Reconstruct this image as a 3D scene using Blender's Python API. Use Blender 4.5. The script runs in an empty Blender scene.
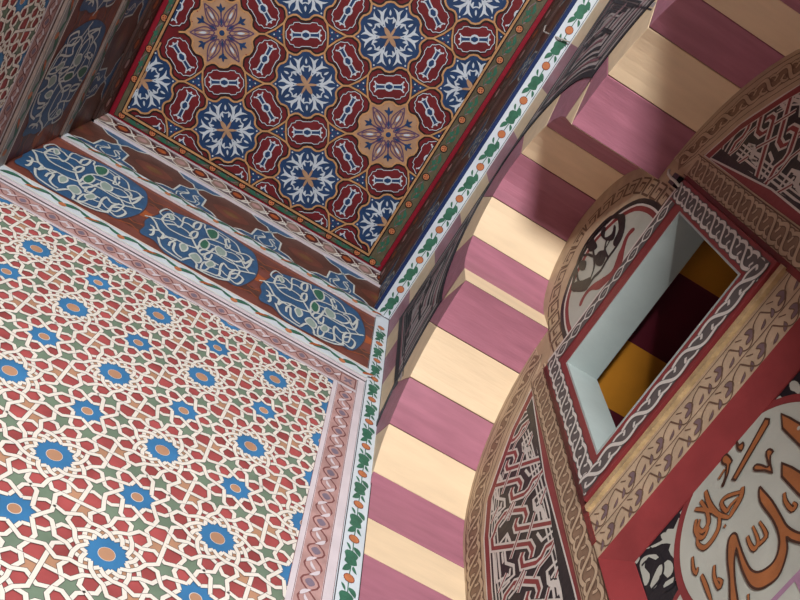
import bpy, bmesh, math, random
from math import sin, cos, pi, radians as R, hypot, atan2
from mathutils import Matrix, Vector
random.seed(7)
S = bpy.context.scene
COL = S.collection
EYE = 1.6                         # camera height over the floor; plane coordinates below are relative to the eye

# ------------------------------------------------------------------ camera calibration (world axes in camera: right, down, forward)
CM = [[0.8543819067761781, -0.5187711495442051, 0.03013389742611173],
      [0.4939892688915139, 0.7928358267511884, -0.35691168941320556],
      [0.16126425392358557, 0.3198247117099388, 0.933651966305499]]
F = 906.12

def ray(x, y):
    d = (x - 400.0, y - 300.0, F)
    return [sum(CM[r][c] * d[r] for r in range(3)) for c in range(3)]

def hit(ax, v, x, y):
    r = ray(x, y)
    return [c / r[ax] * v for c in r]

def trace(ax, v, pts, ox=0.0, oy=0.0, s=1.0):
    """points read off an enlarged view -> coordinates in the wall plane"""
    out = []
    for a, b in pts:
        P = hit(ax, v, ox + a / s, oy + b / s)
        out.append({0: (P[1], P[2]), 1: (P[0], P[2]), 2: (P[0], P[1])}[ax])
    return out

# ------------------------------------------------------------------ materials
MATS = {}
def mat(name, rgb, rough=0.6, var=0.10, scale=6.0, bump=0.15, spec=0.3, stretch=None):
    if name in MATS:
        return MATS[name]
    m = bpy.data.materials.new(name); m.use_nodes = True
    nt = m.node_tree; b = nt.nodes['Principled BSDF']
    lin = [((c / 255) / 12.92 if c / 255 <= 0.04045 else ((c / 255 + 0.055) / 1.055) ** 2.4) * .78 for c in rgb]
    tc = nt.nodes.new('ShaderNodeTexCoord')
    src = tc.outputs['Object']
    if stretch:
        mp = nt.nodes.new('ShaderNodeMapping'); mp.inputs['Scale'].default_value = stretch
        nt.links.new(src, mp.inputs['Vector']); src = mp.outputs['Vector']
    n = nt.nodes.new('ShaderNodeTexNoise'); n.inputs['Scale'].default_value = scale; n.inputs['Detail'].default_value = 5
    nt.links.new(src, n.inputs['Vector'])
    mr = nt.nodes.new('ShaderNodeMapRange')
    mr.inputs['From Min'].default_value = 0.3; mr.inputs['From Max'].default_value = 0.7
    mr.inputs['To Min'].default_value = 1 - var * 1.4; mr.inputs['To Max'].default_value = 1 + var
    nt.links.new(n.outputs['Fac'], mr.inputs['Value'])
    mx = nt.nodes.new('ShaderNodeMix'); mx.data_type = 'RGBA'; mx.blend_type = 'MULTIPLY'
    mx.inputs['Factor'].default_value = 1.0
    mx.inputs['A'].default_value = (*lin, 1)
    nt.links.new(mr.outputs['Result'], mx.inputs['B'])
    nt.links.new(mx.outputs['Result'], b.inputs['Base Color'])
    b.inputs['Roughness'].default_value = rough
    b.inputs['Specular IOR Level'].default_value = spec
    if bump:
        n2 = nt.nodes.new('ShaderNodeTexNoise'); n2.inputs['Scale'].default_value = scale * 5; n2.inputs['Detail'].default_value = 3
        nt.links.new(src, n2.inputs['Vector'])
        bp = nt.nodes.new('ShaderNodeBump'); bp.inputs['Strength'].default_value = bump; bp.inputs['Distance'].default_value = 0.01
        nt.links.new(n2.outputs['Fac'], bp.inputs['Height']); nt.links.new(bp.outputs['Normal'], b.inputs['Normal'])
    MATS[name] = m
    return m

# star wall paints
W_STRAP = mat('strap_white', (236, 230, 220), 0.5, .04)
W_RED = mat('wall_rose_red', (172, 82, 82), .55, .22, 5)
W_GREEN = mat('wall_sage', (118, 138, 118), .55, .12)
W_BLUE = mat('wall_blue', (62, 126, 178), .5, .12)
W_TAN = mat('wall_tan', (190, 144, 114), .55, .1)
W_LINE = mat('dark_outline', (58, 48, 50), .6, .1)
LILAC = mat('lilac_white', (220, 210, 216), .55, .06)
PINKB = mat('pink_border', (190, 152, 148), .6, .14, 12)
PINKD = mat('pink_border_outline', (128, 78, 76), .6, .1)
PINKG = mat('border_grey_leaf', (130, 116, 132), .6, .1)
FL_WHITE = mat('band_white', (216, 226, 234), .5, .05)
FL_GREEN = mat('band_green', (58, 112, 90), .5, .15, 20)
FL_ORANGE = mat('band_orange', (196, 122, 80), .5, .12, 20)
# cornice
BROWN = mat('cornice_brown', (122, 68, 57), .45, .2, 4)
BROWN_D = mat('cornice_dark_brown', (96, 60, 50), .45, .2, 6)
C_BLUE = mat('cornice_blue', (52, 92, 132), .45, .15, 8)
C_LINE = mat('cornice_cream_line', (205, 210, 205), .5, .06)
C_ORANGE = mat('cornice_orange', (176, 92, 50), .5, .1)
NAVY = mat('navy_line', (30, 50, 98), .45, .1)
# ceiling
CE_RED = mat('ceiling_red', (108, 30, 36), .4, .15, 5)
CE_BLUE = mat('ceiling_blue', (34, 62, 102), .4, .18, 8)
CE_GOLD = mat('ceiling_gold', (190, 142, 98), .38, .15, 15)
CE_DARK = mat('ceiling_black_line', (36, 22, 22), .5, .1)
CE_WHITE = mat('ceiling_pale', (196, 204, 214), .45, .08)
CE_TAN = mat('ceiling_tan', (176, 138, 108), .45, .12, 10)
CE_PURPLE = mat('ceiling_purple', (92, 66, 96), .45, .12)
CE_GREEN = mat('ceiling_border_green', (98, 90, 70), .45, .15, 10)
CE_LEAF = mat('ceiling_leaf', (52, 104, 84), .45, .1)
CRIMSON = mat('crimson', (140, 26, 44), .4, .1)
MAROON_D = mat('dark_maroon', (84, 34, 36), .45, .15)
# arch
A_CREAM = mat('arch_cream', (244, 218, 182), .5, .05, 2.5, .12, stretch=(1, 5, 5))
A_PINK = mat('arch_mauve', (178, 116, 134), .42, .10, 3, .15, stretch=(1, 6, 6))
A_JOINT = mat('arch_joint', (110, 84, 70), .7, .1)
K_WHITE = mat('key_grey_white', (186, 176, 176), .5, .06)
K_BLACK = mat('key_black', (26, 26, 34), .45, .1)
K_MAUVE = mat('key_mauve', (146, 98, 108), .5, .1)
# tympanum
T_TAN = mat('carved_tan', (202, 178, 150), .6, .1, 10)
T_BROWN = mat('carved_brown', (116, 90, 72), .6, .12, 10)
T_CARVE = mat('carved_ground', (146, 118, 96), .6, .1, 10)
T_GREY = mat('leaf_purple_grey', (128, 106, 112), .6, .1, 10)
T_RED = mat('frame_red', (142, 56, 58), .5, .12, 5)
T_REDD = mat('frame_dark_red', (126, 44, 40), .5, .14, 5)
T_WHITE = mat('plaster_pale_grey', (192, 196, 186), .55, .06, 5)
T_BLUE = mat('reveal_pale_blue', (172, 184, 182), .5, .06, 4)
T_DGREY = mat('chain_ground_grey', (98, 92, 92), .6, .1)
T_CHAIN = mat('chain_white', (222, 218, 212), .5, .05)
T_ORANGE = mat('script_orange', (170, 106, 62), .45, .12, 8)
T_GOLD = mat('gilt_strip', (200, 172, 128), .32, .2, 14, .4, .5)
T_BLACK = mat('script_black', (24, 26, 30), .45, .1)
T_MAUVE = mat('lower_mauve', (170, 132, 160), .5, .08)
T_PLASTER = mat('plaster_wall', (196, 170, 140), .7, .08, 3)
OCHRE = mat('ochre_stripe', (226, 150, 48), .5, .1, 3)
OXBLOOD = mat('oxblood_stripe', (104, 34, 48), .5, .1, 3)
STONE = mat('stone_floor', (128, 116, 102), .7, .1, 2)
METAL = mat('dark_metal', (30, 30, 32), .4, .05)
TINPLATE = mat('pale_metal', (200, 196, 186), .35, .05)
WIRE = mat('grey_wire', (170, 164, 160), .5, .05)

# ------------------------------------------------------------------ objects
def tag(o, label=None, cat=None, group=None, kind=None):
    if label: o['label'] = label
    if cat: o['category'] = cat
    if group: o['group'] = group
    if kind: o['kind'] = kind
    return o

def empty(name, loc, label=None, cat=None, group=None):
    o = bpy.data.objects.new(name, None); COL.objects.link(o)
    o.location = (loc[0], loc[1], loc[2] + EYE); o.empty_display_size = .1
    return tag(o, label, cat, group)

def wloc(o):
    v = Vector(o.location)
    while o.parent: o = o.parent; v += Vector(o.location)
    return v

def mkobj(name, verts, faces, mats, idx, parent=None, origin=None, smooth=False):
    """verts in eye coordinates"""
    me = bpy.data.meshes.new(name)
    if origin is None:
        if verts:
            origin = tuple((min(v[k] for v in verts) + max(v[k] for v in verts)) / 2 for k in range(3))
        else: origin = (0, 0, 0)
    me.from_pydata([(v[0] - origin[0], v[1] - origin[1], v[2] - origin[2]) for v in verts], [], faces)
    for m in mats: me.materials.append(m)
    if idx: me.polygons.foreach_set('material_index', idx)
    if smooth: me.polygons.foreach_set('use_smooth', [True] * len(me.polygons))
    me.update()
    o = bpy.data.objects.new(name, me); COL.objects.link(o)
    wl = Vector((origin[0], origin[1], origin[2] + EYE))
    if parent:
        o.parent = parent; o.location = wl - wloc(parent)
    else: o.location = wl
    return o

def clip_poly(pts, clip):
    out = list(pts); n = len(clip)
    for i in range(n):
        a = clip[i]; b = clip[(i + 1) % n]
        inp = out; out = []
        if not inp: return []
        def side(p): return (b[0] - a[0]) * (p[1] - a[1]) - (b[1] - a[1]) * (p[0] - a[0])
        for j in range(len(inp)):
            p = inp[j]; q = inp[(j + 1) % len(inp)]
            sp = side(p); sq = side(q)
            if sp >= 0: out.append(p)
            if (sp > 0 and sq < 0) or (sp < 0 and sq > 0):
                t = sp / (sp - sq); out.append((p[0] + t * (q[0] - p[0]), p[1] + t * (q[1] - p[1])))
    r = []
    for p in out:
        if not r or hypot(p[0] - r[-1][0], p[1] - r[-1][1]) > 1e-5: r.append(p)
    if len(r) > 1 and hypot(r[0][0] - r[-1][0], r[0][1] - r[-1][1]) < 1e-5: r.pop()
    return r if len(r) > 2 else []

def rect(a, b, c, d): return [(a, b), (c, b), (c, d), (a, d)]

def smooth(pts, closed=False, n=4):
    """Catmull-Rom"""
    P = list(pts); m = len(P)
    if m < 3: return P
    out = []
    for i in range(m if closed else m - 1):
        if closed: p0, p1, p2, p3 = P[i - 1], P[i], P[(i + 1) % m], P[(i + 2) % m]
        else: p0, p1, p2, p3 = P[max(i - 1, 0)], P[i], P[i + 1], P[min(i + 2, m - 1)]
        for k in range(n):
            t = k / n
            out.append(tuple(.5 * (2 * p1[c] + (p2[c] - p0[c]) * t + (2 * p0[c] - 5 * p1[c] + 4 * p2[c] - p3[c]) * t * t + (3 * p1[c] - p0[c] - 3 * p2[c] + p3[c]) * t ** 3) for c in (0, 1)))
    if not closed: out.append(P[-1])
    return out

class Plane:
    """drawing in a real plane: ax = 0,1,2 the normal axis, v its coordinate, sgn the side faced by the paint"""
    def __init__(s, ax, v, sgn, clip=None, eps=.0012):
        s.ax, s.v, s.sgn, s.eps, s.clip = ax, v, sgn, eps, clip
        s.V = []; s.F = []; s.I = []; s.M = []; s.xf = None; s.n = 0; s.k = 0; s.micro = None
    def P(s, p, h):
        w = s.v + s.sgn * h
        return {0: (w, p[0], p[1]), 1: (p[0], w, p[1]), 2: (p[0], p[1], w)}[s.ax]
    def mi(s, m):
        if m not in s.M: s.M.append(m)
        return s.M.index(m)
    def poly(s, pts, m, layer=0, depth=None):
        if s.xf: pts = [s.xf(p) for p in pts]
        if s.clip: 
            pts = clip_poly(pts, s.clip)
            if not pts: return
        s.n += 1
        b = len(s.V); n = len(pts); h = layer * s.eps + ((s.n % 29) * 8e-6 if s.micro is None else s.micro)
        # winding so the normal faces the side sgn
        A = sum(pts[i][0] * pts[(i + 1) % n][1] - pts[(i + 1) % n][0] * pts[i][1] for i in range(n))
        want = s.sgn * (1 if s.ax in (0, 2) else -1)
        if A * want < 0: pts = pts[::-1]
        s.V += [s.P(p, h) for p in pts]; k = s.mi(m)
        s.F.append(tuple(range(b, b + n))); s.I.append(k)
        if depth:
            s.V += [s.P(p, h - depth) for p in pts]
            for i in range(n):
                j = (i + 1) % n
                s.F.append((b + i, b + n + i, b + n + j, b + j)); s.I.append(k)
    def stroke(s, pts, w, m, layer=1, closed=False, taper=None, depth=None, out=None, outm=None, under=.5):
        pts = [pts[0]] + [pts[i] for i in range(1, len(pts)) if hypot(pts[i][0] - pts[i - 1][0], pts[i][1] - pts[i - 1][1]) > 1e-6]
        n = len(pts)
        if n < 2: return
        if out and under < .1:            # woven straps: each strap with its own outline passes over the previous ones
            s.k += 1; s.micro = (s.k * 7 % 23) * 5e-5
            s.stroke(pts, w + 2 * out, outm, layer, closed, taper); s.micro += 2.5e-5
            s.stroke(pts, w, m, layer, closed, taper); s.micro = None
            return
        if out: s.stroke(pts, w + 2 * out, outm, layer - under, closed, taper)
        L = []; 
        for i in range(n):
            a = pts[i - 1] if (i or closed) else None; b = pts[i]; c = pts[(i + 1) % n] if (i < n - 1 or closed) else None
            ds = []
            for u, v in ((a, b), (b, c)):
                if u is None or v is None: continue
                dx, dy = v[0] - u[0], v[1] - u[1]; l = hypot(dx, dy) or 1e-9
                ds.append((dx / l, dy / l))
            tx = sum(d[0] for d in ds); ty = sum(d[1] for d in ds); l = hypot(tx, ty)
            if l < 1e-6: tx, ty = ds[0]; l = 1
            tx /= l; ty /= l
            k = 1 / max(.45, abs(tx * ds[0][0] + ty * ds[0][1]))
            ww = w / 2 * k * (taper(i / (n - 1)) if taper else 1)
            L.append(((b[0] - ty * ww, b[1] + tx * ww), (b[0] + ty * ww, b[1] - tx * ww)))
        for i in range(n if closed else n - 1):
            p, q = L[i], L[(i + 1) % n]
            s.poly([p[0], q[0], q[1], p[1]], m, layer, depth)
    def blob(s, pts, m, layer=1, n=4, out=None, outm=None):
        p = smooth(pts, True, n) if n > 1 else pts
        if out: s.stroke(p, 2 * out, outm, layer + .3, True)
        s.poly(p, m, layer)
    def disc(s, c, r, m, layer=1, ry=None, n=20, out=None, outm=None):
        ry = ry or r
        p = [(c[0] + r * cos(2 * pi * i / n), c[1] + ry * sin(2 * pi * i / n)) for i in range(n)]
        if out: s.stroke(p, 2 * out, outm, layer + .3, True)
        s.poly(p, m, layer)
    def leaf(s, a, b, bend, w, m, layer=1, out=None, outm=None, n=6):
        dx, dy = b[0] - a[0], b[1] - a[1]
        A = []; B = []
        for i in range(n + 1):
            t = i / n; c = bend * 4 * t * (1 - t); ww = w / 2 * (sin(pi * t ** .8) ** .8 if 0 < t < 1 else 0)
            L = hypot(dx, dy) or 1; nx, ny = -dy / L, dx / L
            A.append((a[0] + dx * t + nx * (c + ww), a[1] + dy * t + ny * (c + ww)))
            B.append((a[0] + dx * t + nx * (c - ww), a[1] + dy * t + ny * (c - ww)))
        p = A + B[-2:0:-1]
        if out: s.stroke(p, 2 * out, outm, layer + .3, True)
        s.poly(p, m, layer)
    def build(s, name, parent=None, board=None):
        """board=(rect polygon, depth, material): the solid the paint sits on"""
        if board:
            pts, dep, m = board
            c, s.clip, x, s.xf = s.clip, None, s.xf, None
            s.poly(pts, m, 0, dep)
            n = len(pts); b = len(s.V) - n
            s.F.append(tuple(range(len(s.V) - n, len(s.V)))[::-1]); s.I.append(s.mi(m))
            s.clip, s.xf = c, x
        return mkobj(name, s.V, s.F, s.M, s.I, parent)

def box(name, a, b, m, parent=None):
    x0, y0, z0 = a; x1, y1, z1 = b
    V = [(x0, y0, z0), (x1, y0, z0), (x1, y1, z0), (x0, y1, z0), (x0, y0, z1), (x1, y0, z1), (x1, y1, z1), (x0, y1, z1)]
    Fc = [(0, 3, 2, 1), (4, 5, 6, 7), (0, 1, 5, 4), (1, 2, 6, 5), (2, 3, 7, 6), (3, 0, 4, 7)]
    return mkobj(name, V, Fc, [m], None, parent)

def boxes(name, L, m, parent=None):
    V = []; Fc = []; 
    for (x0, y0, z0), (x1, y1, z1) in L:
        b = len(V)
        V += [(x0, y0, z0), (x1, y0, z0), (x1, y1, z0), (x0, y1, z0), (x0, y0, z1), (x1, y0, z1), (x1, y1, z1), (x0, y1, z1)]
        Fc += [tuple(b + i for i in f) for f in [(0, 3, 2, 1), (4, 5, 6, 7), (0, 1, 5, 4), (1, 2, 6, 5), (2, 3, 7, 6), (3, 0, 4, 7)]]
    return mkobj(name, V, Fc, [m], None, parent)

# ------------------------------------------------------------------ dimensions (metres, z from the eye)
YW = 2.62        # patterned end wall
XL = -1.76       # shaded side wall
XF = 1.10        # fascia over the arch side
XA = 1.235       # face of the arch
XB = 1.87        # back of the niche
XI = 2.05        # inside of the window wall
ZC = 8.0         # ceiling
ZF = 7.04        # underside of the fascia
YO = -2.4        # open side
FLOOR = -EYE

# ================================================================== STAR WALL PATTERN
A = .4065   # half period
def star_pattern(pl, ox, oz, u0, u1, v0, v1, az=.413):
    rT = .237; w = .0198
    T = lambda a, r=rT: (r * cos(R(a)), r * sin(R(a)))
    pol = lambda r, a: (r * cos(R(a)), r * sin(R(a)))
    def rot(p, a): return (p[0] * cos(R(a)) - p[1] * sin(R(a)), p[0] * sin(R(a)) + p[1] * cos(R(a)))
    E12 = (.217, .037); C2 = .168; J = .142; C1 = .117; I = .087
    rS = 2 * A / 2 - rT + (A - A)       # 8-fold contact radius
    rS = A - rT
    ES = (.148, .031); CS = .108; IS = .075
    Mx = (A / 2, A / 2)
    # gap joints, in the cell between L(0,0) S(A,0) L(A,A) S(0,A)
    T30 = T(30); T60 = T(60)
    TS = (A - rS * cos(R(45)), rS * sin(R(45)))          # S at (A,0), towards the cell centre
    # p = meeting of the outgoing straps
    def inter(p, a, q, b):
        d1 = (cos(R(a)), sin(R(a))); d2 = (cos(R(b)), sin(R(b)))
        det = d1[0] * -d2[1] + d2[0] * d1[1]
        rx, ry = q[0] - p[0], q[1] - p[1]
        t = (rx * -d2[1] + d2[0] * ry) / det
        return (p[0] + t * d1[0], p[1] + t * d1[1])
    P1 = inter(T30, 30 - 62, TS, 135 + 62)
    refl = lambda p: (p[1], p[0])            # about the diagonal of L
    i0 = int((u0 - ox) / A) - 2; i1 = int((u1 - ox) / A) + 2
    j0 = int((v0 - oz) / az) - 2; j1 = int((v1 - oz) / az) + 2
    pl.poly(rect(u0, v0, u1, v1), W_RED, 1)
    sz = az / A
    for i in range(i0, i1 + 1):
        for j in range(j0, j1 + 1):
            cx, cz = ox + i * A, oz + j * az
            big = (i + j) % 2 == 0
            at = lambda p: (cx + p[0], cz + p[1] * sz)
            if cx < u0 - .45 or cx > u1 + .45 or cz < v0 - .45 or cz > v1 + .45: continue
            if big:
                star = []
                for k in range(12):
                    star.append(at(pol(I, 30 * k))); star.append(at(pol(C1, 30 * k + 15)))
                pl.poly(star, W_BLUE, 2)
                pl.disc((cx, cz), .038, W_STRAP, 2.4); pl.disc((cx, cz), .036, W_TAN, 2.8)
                for k in range(12):
                    a = 30 * k
                    # small tan kites between the star and the petals
                    pl.poly([at(rot((I, 0), a)), at(rot(pol(C1, 15), a)), at(rot((J, 0), a)), at(rot(pol(C1, -15), a))], W_TAN, 1.8)
                    for sg in (1, -1):
                        path = [(I, 0), pol(C1, 15 * sg), pol(J, 30 * sg), pol(C2, 45 * sg),
                                rot((E12[0], -E12[1] * sg), 60 * sg), T(60 * sg)]
                        path = [at(rot(p, a)) for p in path]
                        pl.stroke(path, w, W_STRAP, 4, out=.0022, outm=W_LINE, under=.045)
                # cells on the four diagonals
                for q in range(4):
                    a = 90 * q
                    for f in (lambda p: p, refl):
                        g = lambda p: at(rot(f(p), a))
                        # green star at the 12-gon corner
                        S0 = lambda p, b: (A + rot(p, b)[0], rot(p, b)[1])     # about S(A,0)
                        pg = [T(0), (E12[0], E12[1]), pol(C2, 15), rot((E12[0], -E12[1]), 30), T30, P1, TS,
                              S0((ES[0], ES[1]), 135), S0(pol(CS, 180 - 22.5 - 0), 0), S0((ES[0], -ES[1]), 180), ]
                        pl.poly([g(p) for p in pg], W_GREEN, 1.5)
                        pl.stroke([g(T30), g(P1), g(TS)], w, W_STRAP, 4, out=.0022, outm=W_LINE, under=.045)
                    g = lambda p: at(rot(p, a))
                    pl.poly([g(Mx), g(T60), g(rot((E12[0], -E12[1]), 60)), g(pol(C2, 45)), g(rot((E12[0], E12[1]), 30)), g(T30)], W_TAN, 1.6)
                    # cross bars through the cell centre
                    for p, q2 in ((T60, Mx), (T30, Mx)):
                        pl.stroke([g(p), g(q2)], w, W_STRAP, 4, out=.0022, outm=W_LINE, under=.045)
            else:
                star = []
                for k in range(8):
                    star.append(at(pol(IS, 45 * k))); star.append(at(pol(CS, 45 * k + 22.5)))
                pl.poly(star, W_BLUE, 2)
                pl.disc((cx, cz), .030, W_STRAP, 2.4); pl.disc((cx, cz), .027, W_TAN, 2.8)
                for k in range(8):
                    a = 45 * k
                    for sg in (1, -1):
                        path = [(IS, 0), pol(CS, 22.5 * sg), rot((ES[0], -ES[1] * sg), 45 * sg), pol(rS, 45 * sg)]
                        pl.stroke([at(rot(p, a)) for p in path], w, W_STRAP, 4, out=.0022, outm=W_LINE, under=.045)

def arabesque_border(pl, s0, s1, c, w, horizontal, bg, line, leaf, leaf2, period=.16):
    """strip with interlaced vine: s along, c centre across, w width"""
    X = (lambda s, t: (s, c + t)) if horizontal else (lambda s, t: (c + t, s))
    pl.poly([X(s0, -w / 2), X(s1, -w / 2), X(s1, w / 2), X(s0, w / 2)], bg, 1)
    n = max(1, round(abs(s1 - s0) / period)); p = (s1 - s0) / n
    for k in range(n):
        a = s0 + k * p
        for sg in (1, -1):
            pts = [X(a + p * t, sg * w * .36 * sin(2 * pi * t + pi / 2)) for t in [i / 10 for i in range(11)]]
            pl.stroke(pts, w * .07, line, 2.2 + .2 * sg)
        pl.blob([X(a + p * .5, w * .2), X(a + p * .62, 0), X(a + p * .5, -w * .2), X(a + p * .38, 0)], leaf, 2, 3)
        pl.leaf(X(a + p * .05, -w * .3), X(a + p * .3, w * .1), w * .05, w * .16, leaf2, 3)
        pl.leaf(X(a + p * .95, w * .3), X(a + p * .7, -w * .1), w * .05, w * .16, leaf2, 3)
        pl.leaf(X(a - p * .1, w * .12), X(a + p * .12, -w * .12), w * .05, w * .14, leaf2, 3)

def flower_band(pl, s0, s1, c, w, kind, step=.304, phase=0.0, flip=1):
    X = (lambda s, t: (s, c + t)) if kind == 'u' else (lambda s, t: (c + t, s))
    lo, hi = min(s0, s1), max(s0, s1)
    pl.poly([X(lo, -w / 2), X(hi, -w / 2), X(hi, w / 2), X(lo, w / 2)], FL_WHITE, 1)
    s = phase
    while s > lo: s -= step
    while s < hi:
        if s > lo + .02 and s < hi - .02:
            pl.disc(X(s, 0), w * .24, FL_ORANGE, 3, n=12, out=.002, outm=T_REDD)
        for q, sg in ((.26, 1), (.70, -1)):
            pass
        f = flip
        g = lambda a, t: X(min(hi, max(lo, s + f * a * step)), t * w)
        pl.blob([g(.34, -.24), g(.43, -.34), g(.53, -.26), g(.64, -.30), g(.68, .0), g(.62, .28), g(.5, .22), g(.40, .30), g(.32, .06)], FL_GREEN, 2, 2)
        pl.leaf(g(.2, .05), g(.38, .36), .006, w * .28, FL_GREEN, 2.2)
        pl.leaf(g(.66, -.05), g(.88, -.34), .006, w * .28, FL_GREEN, 2.2)
        pl.leaf(g(.68, .12), g(.84, .32), -.006, w * .16, FL_GREEN, 2.2)
        pl.leaf(g(.16, -.3), g(.32, -.1), .004, w * .13, FL_GREEN, 2.2)
        pl.stroke([g(.1, .0), g(.3, .02), g(.5, -.02), g(.7, .02), g(.9, 0)], .006, FL_GREEN, 1.6)
        s += step

# ------------------------------------------------------------------ room shell
tag(box('floor', (XL - .3, -9, FLOOR - .1), (3.6, YW + .3, FLOOR), STONE), kind='structure')
tag(box('ceiling', (XL - .3, YO - .1, ZC + .02), (4.2, YW + .3, ZC + .25), T_PLASTER), kind='structure')

# patterned end wall
pw = Plane(1, YW, -1, rect(-1.76, .2, .885, 5.50))
star_pattern(pw, .0855, 3.036, -1.76, .885, .2, 5.50)
pw.clip = rect(XL, FLOOR, XA, 5.72)
# white rim, pink border across the top and down the right
pw.stroke([(XL, 5.50), (.885, 5.50)], .022, LILAC, 5, out=.003, outm=PINKD)
pw.stroke([(.885, FLOOR), (.885, 5.511)], .03, LILAC, 5, out=.003, outm=PINKD)
arabesque_border(pw, XL, .92, 5.605, .15, True, PINKB, PINKD, PINKG, LILAC, .2)
arabesque_border(pw, 1.2, 5.50, .975, .135, False, PINKB, PINKD, PINKG, LILAC, .24)
# corner square
pw.poly(rect(.905, 5.53, 1.04, 5.68), PINKB, 2.5)
pw.stroke(rect(.915, 5.54, 1.03, 5.67), .008, PINKD, 3, True)
for k in range(4):
    a = pi / 2 * k + pi / 4
    pw.leaf((.972, 5.605), (.972 + .045 * cos(a), 5.605 + .05 * sin(a)), .003, .025, PINKG, 3.3)
pw.stroke([(1.072, FLOOR), (1.072, 5.72)], .05, LILAC, 4, out=.003, outm=PINKD)
pw.stroke([(XL, 5.70), (1.10, 5.70)], .03, LILAC, 4.4, out=.003, outm=PINKD)
wall_back = pw.build('wall_back', board=(rect(XL - .3, FLOOR, XA, ZC), .25, LILAC))
tag(wall_back, kind='structure')

# shaded side wall
sw = Plane(0, XL, 1, rect(-.6, 1.2, YW, 5.50))
star_pattern(sw, YW - (-XL + .0855) + .02 + 1.845 - 1.30, 3.036, -.6, YW, 1.2, 5.50)
sw.clip = None
sw.stroke([(-.6, 5.50), (YW, 5.50)], .022, LILAC, 5, out=.003, outm=PINKD)
arabesque_border(sw, -.6, YW, 5.605, .15, True, PINKB, PINKD, PINKG, LILAC, .2)
sw.stroke([(-.6, 5.70), (YW, 5.70)], .03, LILAC, 4.4, out=.003, outm=PINKD)
wall_left = sw.build('wall_left', board=(rect(YO, FLOOR, YW, ZC), .25, PINKB))
tag(wall_left, kind='structure')

# ================================================================== CORNICE BANDS
O3 = (130, 190, 5.714)
CC = (-.38, 6.40)
def rel(pts):
    return [(p[0] - CC[0], p[1] - CC[1]) for p in trace(1, YW, pts, *O3)]
CARTO_OUT = rel([(80, 180), (150, 150), (215, 128), (330, 165), (450, 210), (560, 265), (640, 320), (705, 372), (728, 440), (722, 490), (690, 530), (610, 562), (540, 528), (420, 488), (300, 430), (190, 368), (130, 300), (62, 265), (48, 240), (75, 215)])
CARTO_STR = [rel(s) for s in [
    [(110, 160), (140, 195), (160, 240), (200, 275), (250, 290), (320, 325), (380, 345)],
    [(105, 240), (150, 240), (185, 262), (170, 290)],
    [(105, 268), (125, 262), (130, 225), (110, 210)],
    [(155, 280), (170, 330), (220, 370), (290, 415)],
    [(170, 290), (205, 280), (240, 300), (262, 292)],
    [(175, 180), (215, 145), (265, 165), (290, 190), (330, 205), (365, 235)],
    [(178, 182), (210, 225), (265, 258), (330, 285), (370, 280), (380, 250), (352, 250), (335, 275)],
    [(200, 205), (260, 212), (320, 245), (350, 280)],
    [(360, 205), (378, 196), (402, 205), (385, 235), (358, 228), (360, 205)],
    [(215, 330), (225, 308), (250, 312), (240, 350), (262, 380), (290, 398)],
    [(350, 290), (375, 340), (400, 378), (450, 412), (500, 440)],
    [(385, 365), (410, 350), (470, 368), (510, 390), (560, 420), (610, 442), (658, 455), (688, 410), (660, 380), (610, 368), (560, 342), (538, 300), (555, 292), (562, 312)],
    [(380, 345), (400, 310), (430, 290), (480, 300), (540, 325)],
    [(290, 410), (340, 400), (375, 435), (375, 460), (440, 480), (500, 500), (510, 450), (530, 430), (560, 462), (620, 472), (710, 490)],
    [(500, 500), (552, 522), (568, 482), (600, 465)],
    [(560, 515), (605, 548), (640, 520), (605, 490), (570, 490)],
    [(380, 462), (430, 490), (500, 517), (560, 527)],
    [(480, 350), (500, 375), (550, 400), (600, 420), (640, 410), (628, 385), (600, 372)],
    [(400, 378), (440, 372), (475, 345)],
    [(640, 400), (650, 430), (690, 408), (700, 412)],
]]
CARTO_LEAF = [rel(s) for s in [
    [(430, 240), (465, 235), (497, 255), (492, 287), (455, 288)],
    [(390, 315), (418, 292), (448, 318), (432, 348), (402, 342)],
    [(480, 345), (500, 332), (540, 362), (538, 388), (500, 380)],
    [(278, 325), (300, 316), (322, 335), (318, 355), (290, 360)],
    [(332, 382), (365, 372), (385, 385), (402, 412), (385, 428), (352, 410)],
    [(425, 430), (458, 415), (480, 438), (460, 452), (438, 450)],
    [(215, 150), (232, 152), (248, 175), (228, 180)],
]]
def cartouche(pl, cu, cv, mir, m=1):
    f = lambda L: [(cu + mir * p[0], cv + p[1]) for p in L]
    pl.poly(smooth(f(CARTO_OUT), True, 3), C_BLUE, m)
    pl.stroke(smooth(f(CARTO_OUT), True, 3), .008, BROWN_D, m + .4, True)
    for sgn in (1,):
        for s in CARTO_STR:
            pl.stroke(smooth(f(s), False, 3), .019, C_LINE, m + 1.4, out=.004, outm=NAVY)
        for q in (0, 3, 5, 6, 8, 9, 13, 15):
            pl.stroke(smooth(f([(-a, -b) for a, b in CARTO_STR[q]]), False, 3), .014, C_LINE, m + 1.1, out=.003, outm=NAVY)
        for s in CARTO_LEAF:
            p = smooth(f(s), True, 3)
            pl.poly(p, FL_GREEN if CARTO_LEAF.index(s) in (0, 1) else PALE_LEAF, m + 1.8)
            pl.stroke(p, .013, C_LINE, m + 2.2, True)

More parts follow.
